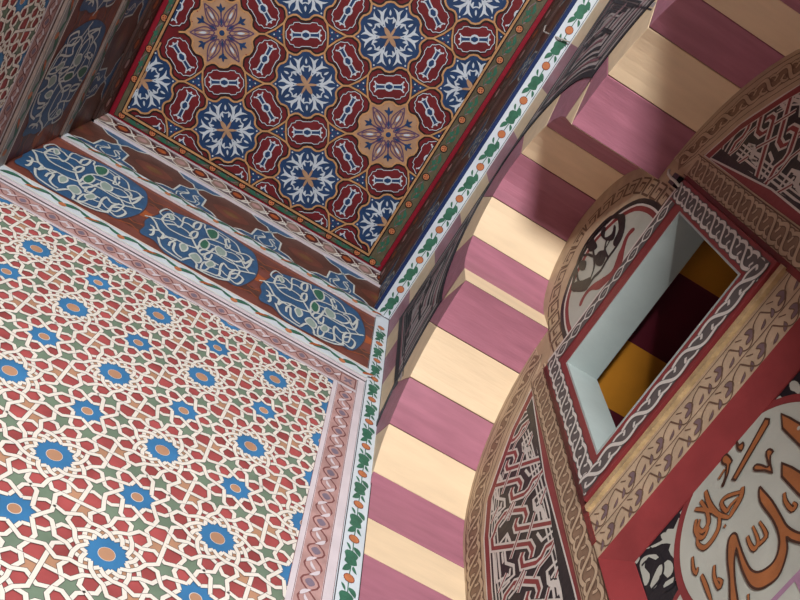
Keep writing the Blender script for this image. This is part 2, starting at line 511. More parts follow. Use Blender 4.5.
PALE_LEAF = mat('pale_leaf', (150, 168, 160), .5, .1)
DIM = mat('shaded_brown', (74, 52, 48), .45, .15, 8); DIM2 = mat('shaded_grey', (124, 108, 102), .45, .15, 8)  # darkened trim; on the side wall this paints its shade into the colour
def cornice(name, label, ax, v, sgn, u0, u1, cu0, mir, dirn, cnt, base):
    root = empty(name, base, label, 'cornice')
    # main board with cartouches
    b = Plane(ax, v, sgn)
    umin, umax = min(u0, u1), max(u0, u1)
    b.clip = rect(umin, 5.88, umax, 6.91)
    b.poly(rect(umin, 5.88, umax, 6.91), BROWN, 1)
    for zz in (5.93, 6.86): b.stroke([(umin, zz), (umax, zz)], .008, C_ORANGE, 1.6)
    for k in range(-1, cnt + 1):
        c = cu0 + dirn * .953 * (k - .5)
        if umin + .05 < c < umax - .05:
            for dz in (.27, -.27, 0):
                b.blob([(c - .10, 6.4 + dz), (c, 6.4 + dz + .07), (c + .10, 6.4 + dz), (c, 6.4 + dz - .07)], C_ORANGE if dz == 0 else BROWN_D, 2, 2)
                b.stroke([(c - .13, 6.4 + dz + .1), (c, 6.4 + dz + .03), (c + .13, 6.4 + dz + .1)], .008, C_ORANGE, 2.4)
                b.stroke([(c - .13, 6.4 + dz - .1), (c, 6.4 + dz - .03), (c + .13, 6.4 + dz - .1)], .008, C_ORANGE, 2.4)
    b.build('lower_board', root, (rect(umin, 5.88, umax, 6.91), .012, BROWN))
    for k in range(cnt):
        c = cu0 + dirn * .953 * k
        q = Plane(ax, v + sgn * .0024, sgn, rect(umin, 5.88, umax, 6.91)); cartouche(q, c, 6.4, mir)
        if q.F:
            tag(q.build('cartouche', root), 'blue lobed cartouche with cream scrollwork')
    # lower and middle leaf mouldings
    for z0, z1, nm in ((5.72, 5.885, 'leaf_moulding'), (6.905, 7.04, 'leaf_moulding')):
        mo = Plane(ax, v + sgn * .02, sgn)
        mo.poly(rect(umin, z0, umax, z1), FL_WHITE if ax == 1 else mat('shaded_white', (150, 150, 150), .5, .1), 1)  # side wall gets the same white with its shade painted in
        s = umin + .1; k = 0; zc = (z0 + z1) / 2
        while s < umax - .1:
            mo.leaf((s - .06, zc - .03), (s + .09, zc + .03), .02, .045, FL_GREEN, 2, out=.002, outm=W_LINE)
            mo.leaf((s + .06, zc + .035), (s + .2, zc + .0), -.015, .035, FL_GREEN, 2)
            if k % 2: mo.disc((s + .17, zc - .02), .028, FL_ORANGE, 2.5, n=10)
            else: mo.leaf((s + .12, zc - .04), (s + .22, zc + .02), .01, .03, C_ORANGE, 2.5)
            s += .215; k += 1
        mo.stroke([(umin, z0 + .012), (umax, z0 + .012)], .012, W_STRAP, 3)
        mo.stroke([(umin, z1 - .012), (umax, z1 - .012)], .012, W_STRAP if z0 < 6 else BROWN_D, 3)
        mo.build(nm, root, (rect(umin, z0, umax, z1), .02, LILAC if ax == 1 else DIM2))  # side wall moulding board is greyed too, shade put into the colour
    upper_board(root, ax, v, sgn, umin, umax)
    floral_strip(root, ax, v, sgn, umin, umax, alt=(ax == 0))
    return root

def upper_board(root, ax, v, sgn, umin, umax, ph=-.70, z0=7.04, z1=7.62):
    b = Plane(ax, v, sgn)
    b.poly(rect(umin, z0, umax, z1), BROWN_D, 1)
    b.clip = rect(umin, z0, umax, z1)
    per = .72; s = ph
    while s > umin - per: s -= per
    zm = (z0 + z1) / 2
    while s < umax + per:
        # blue arabesque motif growing from the lower edge
        out = [(s - .33, z0), (s - .22, z0 + .10), (s - .13, z0 + .12), (s - .12, z0 + .3), (s - .04, z0 + .34), (s, z0 + .42), (s + .04, z0 + .34), (s + .12, z0 + .3), (s + .13, z0 + .12), (s + .22, z0 + .10), (s + .33, z0)]
        b.poly(out, C_BLUE, 1.6); b.stroke(out, .016, C_LINE, 2.2)
        for sg in (1, -1):
            b.stroke(smooth([(s, z0 + .05), (s + sg * .07, z0 + .12), (s + sg * .02, z0 + .22), (s + sg * .06, z0 + .28)]), .012, C_LINE, 2.3)
            b.stroke(smooth([(s + sg * .02, z0 + .02), (s + sg * .14, z0 + .05), (s + sg * .2, z0 + .02)]), .012, C_LINE, 2.3)
            b.stroke(smooth([(s + sg * .09, z0 + .06), (s + sg * .1, z0 + .14), (s + sg * .05, z0 + .17)]), .010, C_LINE, 2.3)
            b.leaf((s + sg * .02, z0 + .25), (s + sg * .08, z0 + .18), .01, .02, C_LINE, 2.4)
        # hanging motif from the top, half way between
        t = s + per / 2
        out = [(t - .22, z1), (t - .14, z1 - .08), (t - .05, z1 - .10), (t, z1 - .19), (t + .05, z1 - .10), (t + .14, z1 - .08), (t + .22, z1)]
        b.poly([(p[0] + per / 2 - .0, p[1]) for p in out], C_BLUE, 1.6); b.stroke([(p[0] + per / 2, p[1]) for p in out], .014, C_LINE, 2.2)
        # red-brown lozenge
        b.blob([(t - .17, zm), (t - .05, zm + .1), (t + .05, zm + .1), (t + .17, zm), (t + .05, zm - .1), (t - .05, zm - .1)], mat('lozenge_brown', (116, 66, 54), .45, .2), 2, 3, out=.004, outm=BROWN)
        b.blob([(t - .08, zm), (t, zm + .05), (t + .08, zm), (t, zm - .05)], mat('lozenge_core', (120, 84, 52), .45, .2), 2.6, 3)
        s += per
    return b.build('upper_board', root, (rect(umin, z0, umax, z1), .012, BROWN_D))

def floral_strip(root, ax, v, sgn, umin, umax, z0=7.62, z1=7.95, alt=False):  # darkened palette option puts the side wall's shade into the paint
    LILAC = DIM if alt else MATS['lilac_white']; W_STRAP = DIM2 if alt else MATS['strap_white']
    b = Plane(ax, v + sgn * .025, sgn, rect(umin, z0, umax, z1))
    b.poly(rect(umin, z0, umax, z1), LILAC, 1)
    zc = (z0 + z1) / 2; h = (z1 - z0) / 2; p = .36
    b.poly(rect(umin, z0 + .04, umax, z1 - .04), BROWN_D if alt else mat('strip_grey', (116, 102, 108), .5, .1), 1.4)
    s = umin - .05; k = 0
    while s < umax:
        b.blob([(s, zc), (s + p * .25, zc + h * .7), (s + p * .5, zc), (s + p * .25, zc - h * .7)], MAROON_D if k % 2 or alt else mat('strip_cream', (150, 124, 114), .5, .1), 2, 2, out=.006, outm=W_STRAP)
        b.disc((s + p * .25, zc), .045, C_ORANGE if k % 2 else PINKB, 3, n=10)
        b.leaf((s + p * .4, zc + h * .6), (s + p * .62, zc - h * .1), .01, .03, MAROON_D, 3)
        b.leaf((s + p * .4, zc - h * .6), (s + p * .62, zc + h * .1), -.01, .03, W_STRAP, 3)
        s += p * .52; k += 1
    b.stroke([(umin, z0 + .015), (umax, z0 + .015)], .02, W_STRAP, 3.5)
    b.stroke([(umin, z1 - .01), (umax, z1 - .01)], .02, LILAC, 3.5)
    return b.build('floral_strip', root, (rect(umin, z0, umax, z1), .025, LILAC))

cornice('painted_cornice', 'painted cornice with blue cartouches along the top of the bright star-patterned wall', 1, YW - .012, -1, XL + .014, XF, -1.333, 1, 1, 3, (-.33, YW, 5.72))
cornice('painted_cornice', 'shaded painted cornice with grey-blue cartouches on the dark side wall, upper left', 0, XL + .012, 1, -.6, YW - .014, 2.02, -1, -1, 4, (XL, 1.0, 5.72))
# fascia over the arch side: upper bands only
fr = empty('painted_fascia', (XF, .1, ZF), 'dark painted fascia board between the ceiling panel and the white flower band', 'fascia')
upper_board(fr, 0, XF - .0, -1, YO, YW - .026, .3, 7.12, 7.62)
floral_strip(fr, 0, XF - .0, -1, YO, YW - .04, alt=True)
nb = Plane(0, XF - .03, -1)
nb.poly(rect(YO, 7.04, YW - .035, 7.12), NAVY, 1); nb.stroke([(YO, 7.05), (YW - .035, 7.05)], .012, W_STRAP, 2)
tag(nb.build('navy_fillet', fr, (rect(YO, 7.04, YW - .035, 7.12), .16, NAVY)), 'navy blue fillet along the bottom edge')
fb = Plane(0, XF, -1)
fb.build('backing', fr, (rect(YO, 7.125, YW - .012, ZC - .0), .12, MAROON_D))

# ================================================================== PAINTED CEILING PANEL
cp = empty('painted_ceiling_panel', (-.37, .1, ZC), 'red and blue painted timber ceiling panel with gilt lattice of flower rosettes', 'ceiling panel')
GX0, GX1, GY0, GY1 = -1.605, .885, YO + .18, 2.495
clipc = rect(GX0, GY0, GX1, GY1)
# ground and outer borders
g = Plane(2, ZC, -1)
g.poly(rect(XL, YO, XF, YW), CRIMSON, 1)
g.poly(rect(XL + .08, YO + .05, 1.035, YW - .045), CE_GREEN, 2)
g.poly(rect(XL + .075, YO + .045, 1.04, YW - .04), CE_DARK, 1.5)
def bflower(c):
    g.disc(c, .032, FL_ORANGE, 5, n=12, out=.004, outm=CE_DARK)
    for k in range(4):
        a = pi / 2 * k + .4; g.disc((c[0] + .014 * cos(a), c[1] + .014 * sin(a)), .006, T_REDD, 5.5, n=6)
def bvine(p, d, n):
    for sg in (1, -1):
        g.stroke(smooth([(p[0] - d[0] * .1, p[1] - d[1] * .1), (p[0] - d[0] * .03 + n[0] * .025 * sg, p[1] - d[1] * .03 + n[1] * .025 * sg), (p[0] + d[0] * .05 - n[0] * .02 * sg, p[1] + d[1] * .05 - n[1] * .02 * sg), (p[0] + d[0] * .1, p[1] + d[1] * .1)]), .008, CE_LEAF if sg > 0 else T_GREY, 3)
        g.leaf((p[0] + d[0] * .08 * sg, p[1] + d[1] * .08 * sg), (p[0] + n[0] * .03, p[1] + n[1] * .03), .01 * sg, .03, CE_LEAF, 3.4)
        g.leaf((p[0] + d[0] * .03 * sg, p[1] + d[1] * .03 * sg), (p[0] - n[0] * .035, p[1] - n[1] * .035), .01 * sg, .025, CE_LEAF, 3.4)
xs = [-.712 + .302 * k for k in range(-3, 6)]
for x in xs:
    bflower((x, 2.545)); bvine((x + .151, 2.545), (1, 0), (0, 1))
for k in range(17):
    y = 2.20 - .2985 * k + (.0 if k else 0)
    bflower((.965, y)); bvine((.965, y - .149), (0, 1), (1, 0))
    bflower((-1.655, y)); bvine((-1.655, y - .149), (0, 1), (1, 0))
bvine((.965, 2.35), (0, 1), (1, 0)); bflower((.968, 2.55))
g.poly(clipc, CE_RED, 3)
g.build('painted_ground', cp, (rect(XL, YO, XF, YW), .02, CRIMSON))
fm = Plane(2, ZC - .012, -1)
fm.stroke(rect(GX0 - .012, GY0 - .012, GX1 + .012, GY1 + .012), .042, CE_DARK, 0, True, depth=.012)
fm.stroke(rect(GX0 - .012, GY0 - .012, GX1 + .012, GY1 + .012), .018, CE_GOLD, 6, True, depth=.012)
tag(fm.build('gilt_frame', cp), 'thin gilt frame around the lattice')

LA = .829; CX0, CY0 = -.348, 1.455; RY = LA * math.sqrt(3) / 2
def rosette_outline(scale=1.0):
    P = []
    for k in range(6):
        a0 = 30 + 60 * k
        for da, r in ((0, .315), (7, .272), (13, .262), (18, .268), (23, .284), (30, .288), (37, .284), (42, .268), (47, .262), (53, .272)):
            P.append((r * scale * cos(R(a0 + da)), r * scale * sin(R(a0 + da))))
    return P
RO = rosette_outline()
lat = Plane(2, ZC - .006, -1, clipc)
nrow = 0
centres = []
for j in range(-6, 3):
    for i in range(-4, 4):
        cx = CX0 + LA * i + (LA / 2 if j % 2 else 0); cy = CY0 + RY * j
        if GX0 - .33 < cx < GX1 + .33 and GY0 - .33 < cy < GY1 + .33: centres.append((cx, cy, j, i))
for cx, cy, j, i in centres:
    tan = (j % 2 == 0) and ((i + (j // 2)) % 2 != 0)
    r = Plane(2, ZC - .010, -1, clipc)
    at = lambda p: (cx + p[0], cy + p[1])
    rt = lambda p, a: (p[0] * cos(R(a)) - p[1] * sin(R(a)), p[0] * sin(R(a)) + p[1] * cos(R(a)))
    r.poly([at(p) for p in RO], CE_TAN if tan else CE_BLUE, 0, .006)
    if tan:
        r.disc((cx, cy), .03, CE_BLUE, 3, out=.006, outm=CE_GOLD)
        for k in range(6):
            a = 60 * k
            for sg in (1, -1):
                # pointed petal towards each tip
                r.stroke([at(rt(p, a + 30)) for p in smooth([(.06, .0), (.12, .045 * sg), (.19, .04 * sg), (.275, 0)])], .011, CE_PURPLE, 1.6)
                r.stroke([at(rt(p, a + 30)) for p in smooth([(.10, .0), (.15, .022 * sg), (.20, .02 * sg), (.24, 0)])], .009, T_GREY, 1.7)
                r.stroke([at(rt(p, a)) for p in smooth([(.05, .0), (.10, .04 * sg), (.17, .075 * sg), (.21, .11 * sg)])], .010, CE_PURPLE, 1.8)
                r.stroke([at(rt(p, a)) for p in smooth([(.075, .02 * sg), (.13, .0), (.17, .0)])], .012, CE_PURPLE, 1.9)
                r.leaf(at(rt((.185, 0), a)), at(rt((.215, .04 * sg), a)), .004, .022, CE_BLUE, 2.6)
            r.leaf(at(rt((.16, 0), a)), at(rt((.245, 0), a)), 0, .028, CE_BLUE, 2.6)
            r.leaf(at(rt((.06, 0), a)), at(rt((.12, 0), a)), 0, .02, CE_BLUE, 2.6)
            r.disc(at(rt((.26, 0.05), a)), .006, CRIMSON, 2.6, n=6); r.disc(at(rt((.26, -.05), a)), .006, CRIMSON, 2.6, n=6)
            r.leaf(at(rt((.13, 0), a + 30)), at(rt((.2, 0), a + 30)), 0, .02, CE_WHITE, 2.2)
        lab = 'tan rosette with purple six-petal star'
    else:
        for k in range(6):
            a = 60 * k
            r.leaf(at((0, 0)), at(rt((.10, 0), a + 30)), 0, .04 if k % 3 == 0 else .022, CE_TAN, 2.2)
            for sg in (1, -1):
                r.stroke([at(rt(p, a)) for p in smooth([(.0, .0), (.06, .035 * sg), (.12, .05 * sg), (.155, .03 * sg), (.15, 0)])], .010, CE_WHITE, 1.8)
                r.leaf(at(rt((.10, .052 * sg), a)), at(rt((.24, .026 * sg), a)), .030 * sg, .027, CE_WHITE, 2.4)
                r.leaf(at(rt((.14, .075 * sg), a)), at(rt((.222, .112 * sg), a)), -.022 * sg, .024, CE_WHITE, 2.5)
                r.leaf(at(rt((.11, .02 * sg), a)), at(rt((.17, .022 * sg), a)), .012 * sg, .02, CE_WHITE, 2.6)
            r.leaf(at(rt((.175, 0), a)), at(rt((.225, 0), a)), 0, .018, CE_WHITE, 2.6)
            r.disc(at(rt((.27, 0), a + 30)), .008, CE_WHITE, 2.6, n=6)
            r.disc(at(rt((.13, 0), a + 30)), .014, CE_WHITE, 2.2, n=8)
        r.disc((cx, cy), .02, CE_TAN, 3, n=8)
        lab = 'blue rosette filled with pale leaf scrolls'
    if r.F: tag(r.build('rosette', cp), lab)
    ring = [at(p) for p in RO]
    lat.stroke(ring, .046, CE_DARK, 2, True)
    lat.stroke(ring, .0155, CE_GOLD, 6, True, depth=.006)
    for k in range(6):
        a = R(30 + 60 * k); q_ = [at((.312 * cos(a), .312 * sin(a))), at((.372 * cos(a), .372 * sin(a)))]
        lat.stroke(q_, .034, CE_DARK, 2.2); lat.stroke(q_, .016, CE_GOLD, 6.2, depth=.006)
    # centroid triangles
    for s6 in (90, 30):
        c = at((LA / math.sqrt(3) * cos(R(s6)), LA / math.sqrt(3) * sin(R(s6))))
        tips = [(c[0] + .112 * cos(R(s6 + 180 + 120 * q)), c[1] + .112 * sin(R(s6 + 180 + 120 * q))) for q in range(3)]
        tri = []
        for q in range(3):
            p, n_ = tips[q], tips[(q + 1) % 3]
            mid = ((p[0] + n_[0]) / 2 * .86 + c[0] * .14, (p[1] + n_[1]) / 2 * .86 + c[1] * .14)
            tri += [p, mid]
        lat.poly(tri, CE_BLUE, 1)
        lat.stroke(tri, .028, CE_DARK, 2.5, True)
        lat.stroke(tri, .015, CE_GOLD, 6.5, True, depth=.006)
        for q in range(3):
            lat.disc((c[0] + (tips[q][0] - c[0]) * .28, c[1] + (tips[q][1] - c[1]) * .28), .007, CE_WHITE, 4, n=6)
            lat.disc((c[0] - (tips[q][0] - c[0]) * .28, c[1] - (tips[q][1] - c[1]) * .28), .006, CRIMSON, 4, n=6)
tag(lat.build('gilt_lattice', cp), 'gilt lattice of wavy lines crossing between rosettes')
# red cartouches between neighbouring rosettes
done = set()
for cx, cy, j, i in centres:
    for a in (0, 60, 120, 180, 240, 300):
        mx_, my_ = cx + LA / 2 * cos(R(a)), cy + LA / 2 * sin(R(a))
        key = (round(mx_, 2), round(my_, 2))
        if key in done: continue
        done.add(key)
        r = Plane(2, ZC - .008, -1, clipc)
        if not (GX0 - .1 < mx_ < GX1 + .1 and GY0 - .1 < my_ < GY1 + .1): continue
        # local frame: p along the long axis (across the joining line), q along the joining line
        X = lambda p, q: (mx_ - p * sin(R(a)) + q * cos(R(a)), my_ + p * cos(R(a)) + q * sin(R(a)))
        half = [(-.182, .03), (-.158, .06), (-.148, .085), (-.115, .092), (-.105, .112), (-.06, .116), (-.04, .104), (.04, .104), (.06, .116), (.105, .112), (.115, .092), (.148, .085), (.158, .06), (.182, .03)]
        full = half + [(p, -q) for p, q in half[::-1]]
        r.poly([X(*p) for p in full], CE_RED, 0, .006)
        r.stroke([X(p[0] * .95, p[1] * .93) for p in full], .012, CE_DARK, 1.2, True)
        r.stroke([X(p[0] * .93, p[1] * .90) for p in full], .006, CE_WHITE, 1.5, True)
        # spindle
        sp = [(-.118, .034), (-.10, .018), (-.03, .016), (0, .03), (.03, .016), (.10, .018), (.118, .034)]
        spf = sp + [(p, -q) for p, q in sp[::-1]]
        r.poly([X(*p) for p in spf], CE_BLUE, 1); r.stroke([X(*p) for p in spf], .010, CE_WHITE, 2, True)
        r.stroke([X(.036 * cos(t * pi / 6), .036 * sin(t * pi / 6)) for t in range(12)], .009, CE_WHITE, 2.4, True)
        for sg in (1, -1):
            r.leaf(X(.115 * sg, 0), X(.14 * sg, .0), 0, .018, CE_WHITE, 2)
            r.disc(X(.125 * sg, .042), .008, CE_WHITE, 2, n=6); r.disc(X(.125 * sg, -.042), .008, CE_WHITE, 2, n=6)
        if r.F: tag(r.build('spindle_panel', cp), 'dark red panel with a blue and white spindle')

# ================================================================== FLOWER BAND
fbn = empty('floral_border', (XF + .07, YW, 5.0), 'white border of orange flowers and green leaves framing the striped arch', 'border')
v1 = Plane(1, YW, -1)
flower_band(v1, 0.5, ZF, 1.17, .125, 'v', .316, 3.949, -1)
v1.stroke([(1.108, .5), (1.108, ZF)], .005, W_LINE, 4); v1.stroke([(1.2335, .5), (1.2335, ZF)], .005, W_LINE, 4)
v1.build('upright_strip', fbn, (rect(XF, FLOOR, XA, ZF), .01, FL_WHITE))
h1 = Plane(2, ZF, -1)
flower_band(h1, YO, YW - .012, 1.17, .125, 'v', .302, 1.724, 1)
h1.stroke([(1.236, YO), (1.236, YW - .012)], .006, W_STRAP, 4); h1.stroke([(1.224, YO), (1.224, YW - .012)], .004, W_LINE, 4)
h1.build('overhead_strip', fbn, (rect(XF, YO, XA + .02, YW - .012), .03, FL_WHITE))

# ================================================================== STRIPED ARCH
def mirror(p): return (1.9 - p[0], p[1])
def arc(c, r, a0, a1, n=6): return [(c[0] + r * cos(R(a0 + (a1 - a0) * i / n)), c[1] + r * sin(R(a0 + (a1 - a0) * i / n))) for i in range(n + 1)]
H = (1.53, 4.36); HR = 1.1; K = (.95, 5.69); KR = .58
hz = [0, 17, 32, 55, 72.5, 90]
def ang(c, p): return math.degrees(atan2(p[1] - c[1], p[0] - c[0]))
aj = [ang(H, (2.618, 4.643)), ang(H, (2.40, 4.95)), ang(H, (2.18, 5.195)), ang(H, (1.865, 5.36)), 90]
blocks = []   # (inner pts, outer pts, material) on the far side, from the bottom
zs = [FLOOR, -1.05, -.5, .05, .6, 1.15, 1.65, 2.1, 2.5, 2.87, 3.2, 3.54, 3.90, 4.22, 4.643]
for k in range(len(zs) - 1):
    m = A_PINK if (len(zs) - 2 - k) % 2 == 0 else A_CREAM
    z0, z1 = zs[k], zs[k + 1]
    a1 = ang(H, (2.63, z1)) if z1 > 4.36 else None
    inner = [(2.63, z0), (2.63, z1)] if z1 <= 4.36 else [(2.63, z0), (2.63, 4.36)] + arc(H, HR, 3, aj[0], 3)
    top_out = (2.93, z1 if z1 <= 4.36 else 4.36 + .3 * .9)
    blocks.append((inner, [(2.93, z0), top_out], m))
seq = [A_CREAM, A_PINK, A_CREAM, A_PINK]
for k in range(4):
    o = arc(H, HR + .3, aj[k], aj[k + 1], 5)
    if k == 0: o[0] = (2.93, 4.36 + .27)
    if k == 3: o = [p for p in o if p[0] > 1.84] + [(1.83, 5.726)]
    blocks.append((arc(H, HR, aj[k], aj[k + 1], 5), o, seq[k]))
KO = .88
blocks.append(([(1.53, 5.46), (1.53, 5.70)], [(1.83, 5.726)], A_CREAM))
ka = [0, ang(K, (1.374, 6.05)), ang(K, (1.10, 6.25)), ang(K, (.80, 6.25)), ang(K, (.50, 6.1)), 180]
def kap(a, r):     # slightly pointed crown
    t = abs(a - 90) / 90
    return (K[0] + r * cos(R(a)), K[1] + r * sin(R(a)) * (1 + .06 * (1 - t) ** 2))
kin = lambda a0, a1: [kap(a0 + (a1 - a0) * i / 5, KR) for i in range(6)]
kout = lambda a0, a1: [kap(a0 + (a1 - a0) * i / 5, KO) for i in range(6)]
kj = [0, 40, 72, 108, 140, 180]
kc = [A_PINK, A_CREAM, A_PINK, A_CREAM, A_PINK]
crown = [(kin(kj[k], kj[k + 1]), kout(kj[k], kj[k + 1]), kc[k]) for k in range(5)]
left_blocks = list(blocks)
right_blocks = [([mirror(p) for p in i], [mirror(p) for p in o], m) for i, o, m in blocks]
arch = empty('striped_arch', (XA, .95, FLOOR), 'lobed arch of alternating cream and mauve painted voussoirs around the niche', 'arch')
def voussoir(inner, outer, m, base=XA - .006, back=XB + .004, cut=True):
    inner = list(inner)
    def nudge(p, q, d=.0028):
        l = hypot(q[0] - p[0], q[1] - p[1]) or 1; return (p[0] + (q[0] - p[0]) / l * d, p[1] + (q[1] - p[1]) / l * d)
    i0, i1 = nudge(inner[0], inner[1]), nudge(inner[-1], inner[-2]); inner[0], inner[-1] = i0, i1
    pts = inner + list(outer)[::-1]
    if cut: pts = clip_poly(pts if sum(pts[i][0] * pts[(i + 1) % len(pts)][1] - pts[(i + 1) % len(pts)][0] * pts[i][1] for i in range(len(pts))) > 0 else pts[::-1], rect(-3, FLOOR, YW + .02, 7.0)) or pts
    n = len(pts)
    bm = bmesh.new()
    f0 = [bm.verts.new((base, p[0], p[1])) for p in pts]; f1 = [bm.verts.new((back, p[0], p[1])) for p in pts]
    bm.faces.new(f0); bm.faces.new(f1[::-1])
    for i in range(n):
        j = (i + 1) % n; bm.faces.new((f0[i], f1[i], f1[j], f0[j]))
    bmesh.ops.recalc_face_normals(bm, faces=bm.faces)
    o = (base, sum(p[0] for p in pts) / n, sum(p[1] for p in pts) / n)
    for v in bm.verts: v.co -= Vector(o)
    me = bpy.data.meshes.new('voussoir'); bm.to_mesh(me); bm.free(); me.materials.append(m)
    ob = bpy.data.objects.new('voussoir', me); COL.objects.link(ob); ob.parent = arch
    ob.location = Vector((o[0], o[1], o[2] + EYE)) - Vector(arch.location)
    mod = ob.modifiers.new('edge', 'BEVEL'); mod.width = .004; mod.segments = 2; mod.limit_method = 'ANGLE'; mod.angle_limit = R(40)
    tag(ob, 'cream block' if m is A_CREAM else 'mauve block')
    return ob
for i_, o_, m_ in left_blocks + crown + right_blocks: voussoir(i_, o_, m_)

# profile of the soffit and outer line
inner_prof = [(2.63, FLOOR), (2.63, 4.36)] + arc(H, HR, 3, 90, 16) + [(1.53, 5.70)] + [kap(180 * i / 20, KR) for i in range(1, 20)] + [(.37, 5.70)] + [mirror(p) for p in arc(H, HR, 3, 90, 16)[::-1]] + [(-.73, 4.36), (-.73, FLOOR)]
outer_half = [p for p in arc(H, HR + .3, 0, 90, 24) if p[0] > 1.84] + [(1.83, 5.726)]
outer_prof = [(2.93, 4.2)] + outer_half + [kap(180 * i / 24, KO) for i in range(1, 24)] + [mirror(p) for p in outer_half[::-1]] + [(-1.03, 4.2)]

mb = []
mo_ = offset_line(inner_prof, -.006) if False else None
V_, F_ = [], []
for k_, p_ in enumerate(inner_prof):
    cc_ = (.95, 4.4); d_ = hypot(p_[0] - cc_[0], p_[1] - cc_[1]) or 1
    q_ = (p_[0] + (p_[0] - cc_[0]) / d_ * .008, p_[1] + (max(p_[1], cc_[1]) - cc_[1]) / d_ * .008)
    V_ += [(XA, *q_), (XB, *q_)]
    if k_: F_.append((2 * k_ - 2, 2 * k_ - 1, 2 * k_ + 1, 2 * k_))
mort = mkobj('mortar_joint', V_, F_, [A_JOINT], None, arch)
sol_ = mort.modifiers.new('thick', 'SOLIDIFY'); sol_.thickness = .002; sol_.offset = 0
tag(mort, 'dark brown joints between the blocks')

# face wall beside and above the arch
fw = Plane(0, XA, -1)
wall_pts = [(-1.03, FLOOR), (-1.03, 4.2)] + outer_prof[::-1][1:-1] + [(2.93, 4.2), (2.93, ZF), (YO, ZF), (YO, FLOOR)]
fw.poly(wall_pts, A_CREAM, 0, .14)
# banded courses beside the spandrel (far side) and along the top
clipw = rect(YO, FLOOR, YW, ZF)
fw.clip = clipw
cz = [4.2, 4.6, 5.0, 5.40, 5.82, 6.28, 6.65]
outer_right_of = lambda z: None
for k in range(len(cz) - 1):
    m = A_PINK if k % 2 == 0 else A_CREAM
    z0, z1 = cz[k], cz[k + 1]
    if z1 <= 5.1: continue
    # keep clear of the ring: left edge follows the ring outline
    def ring_y(z): return H[0] + math.sqrt(max(0, 1.4 ** 2 - (z - H[1]) ** 2)) if z < 5.75 else 1.0
    l0, l1 = max(2.42, ring_y(z0)), max(2.42, ring_y(z1))
    fw.poly([(min(l0, YW), z0), (YW, z0), (YW, z1), (min(l1, YW), z1)], A_CREAM if k in (1, 3, 5) else A_PINK, 1)
    r0, r1 = 1.9 - l0, 1.9 - l1
    fw.poly([(r0, z0), (r0 - .25, z0), (r0 - .25, z1), (r1, z1)], A_CREAM if k in (1, 3, 5) else A_PINK, 1)
ty = [2.62, 2.28] + [2.28 - .383 * k for k in range(1, 14)]
for k in range(len(ty) - 1):
    fw.poly(rect(ty[k + 1], 6.66, ty[k], ZF), A_PINK if k % 2 == 0 else A_CREAM, 1)
tag(fw.build('wall_right'), kind='structure')

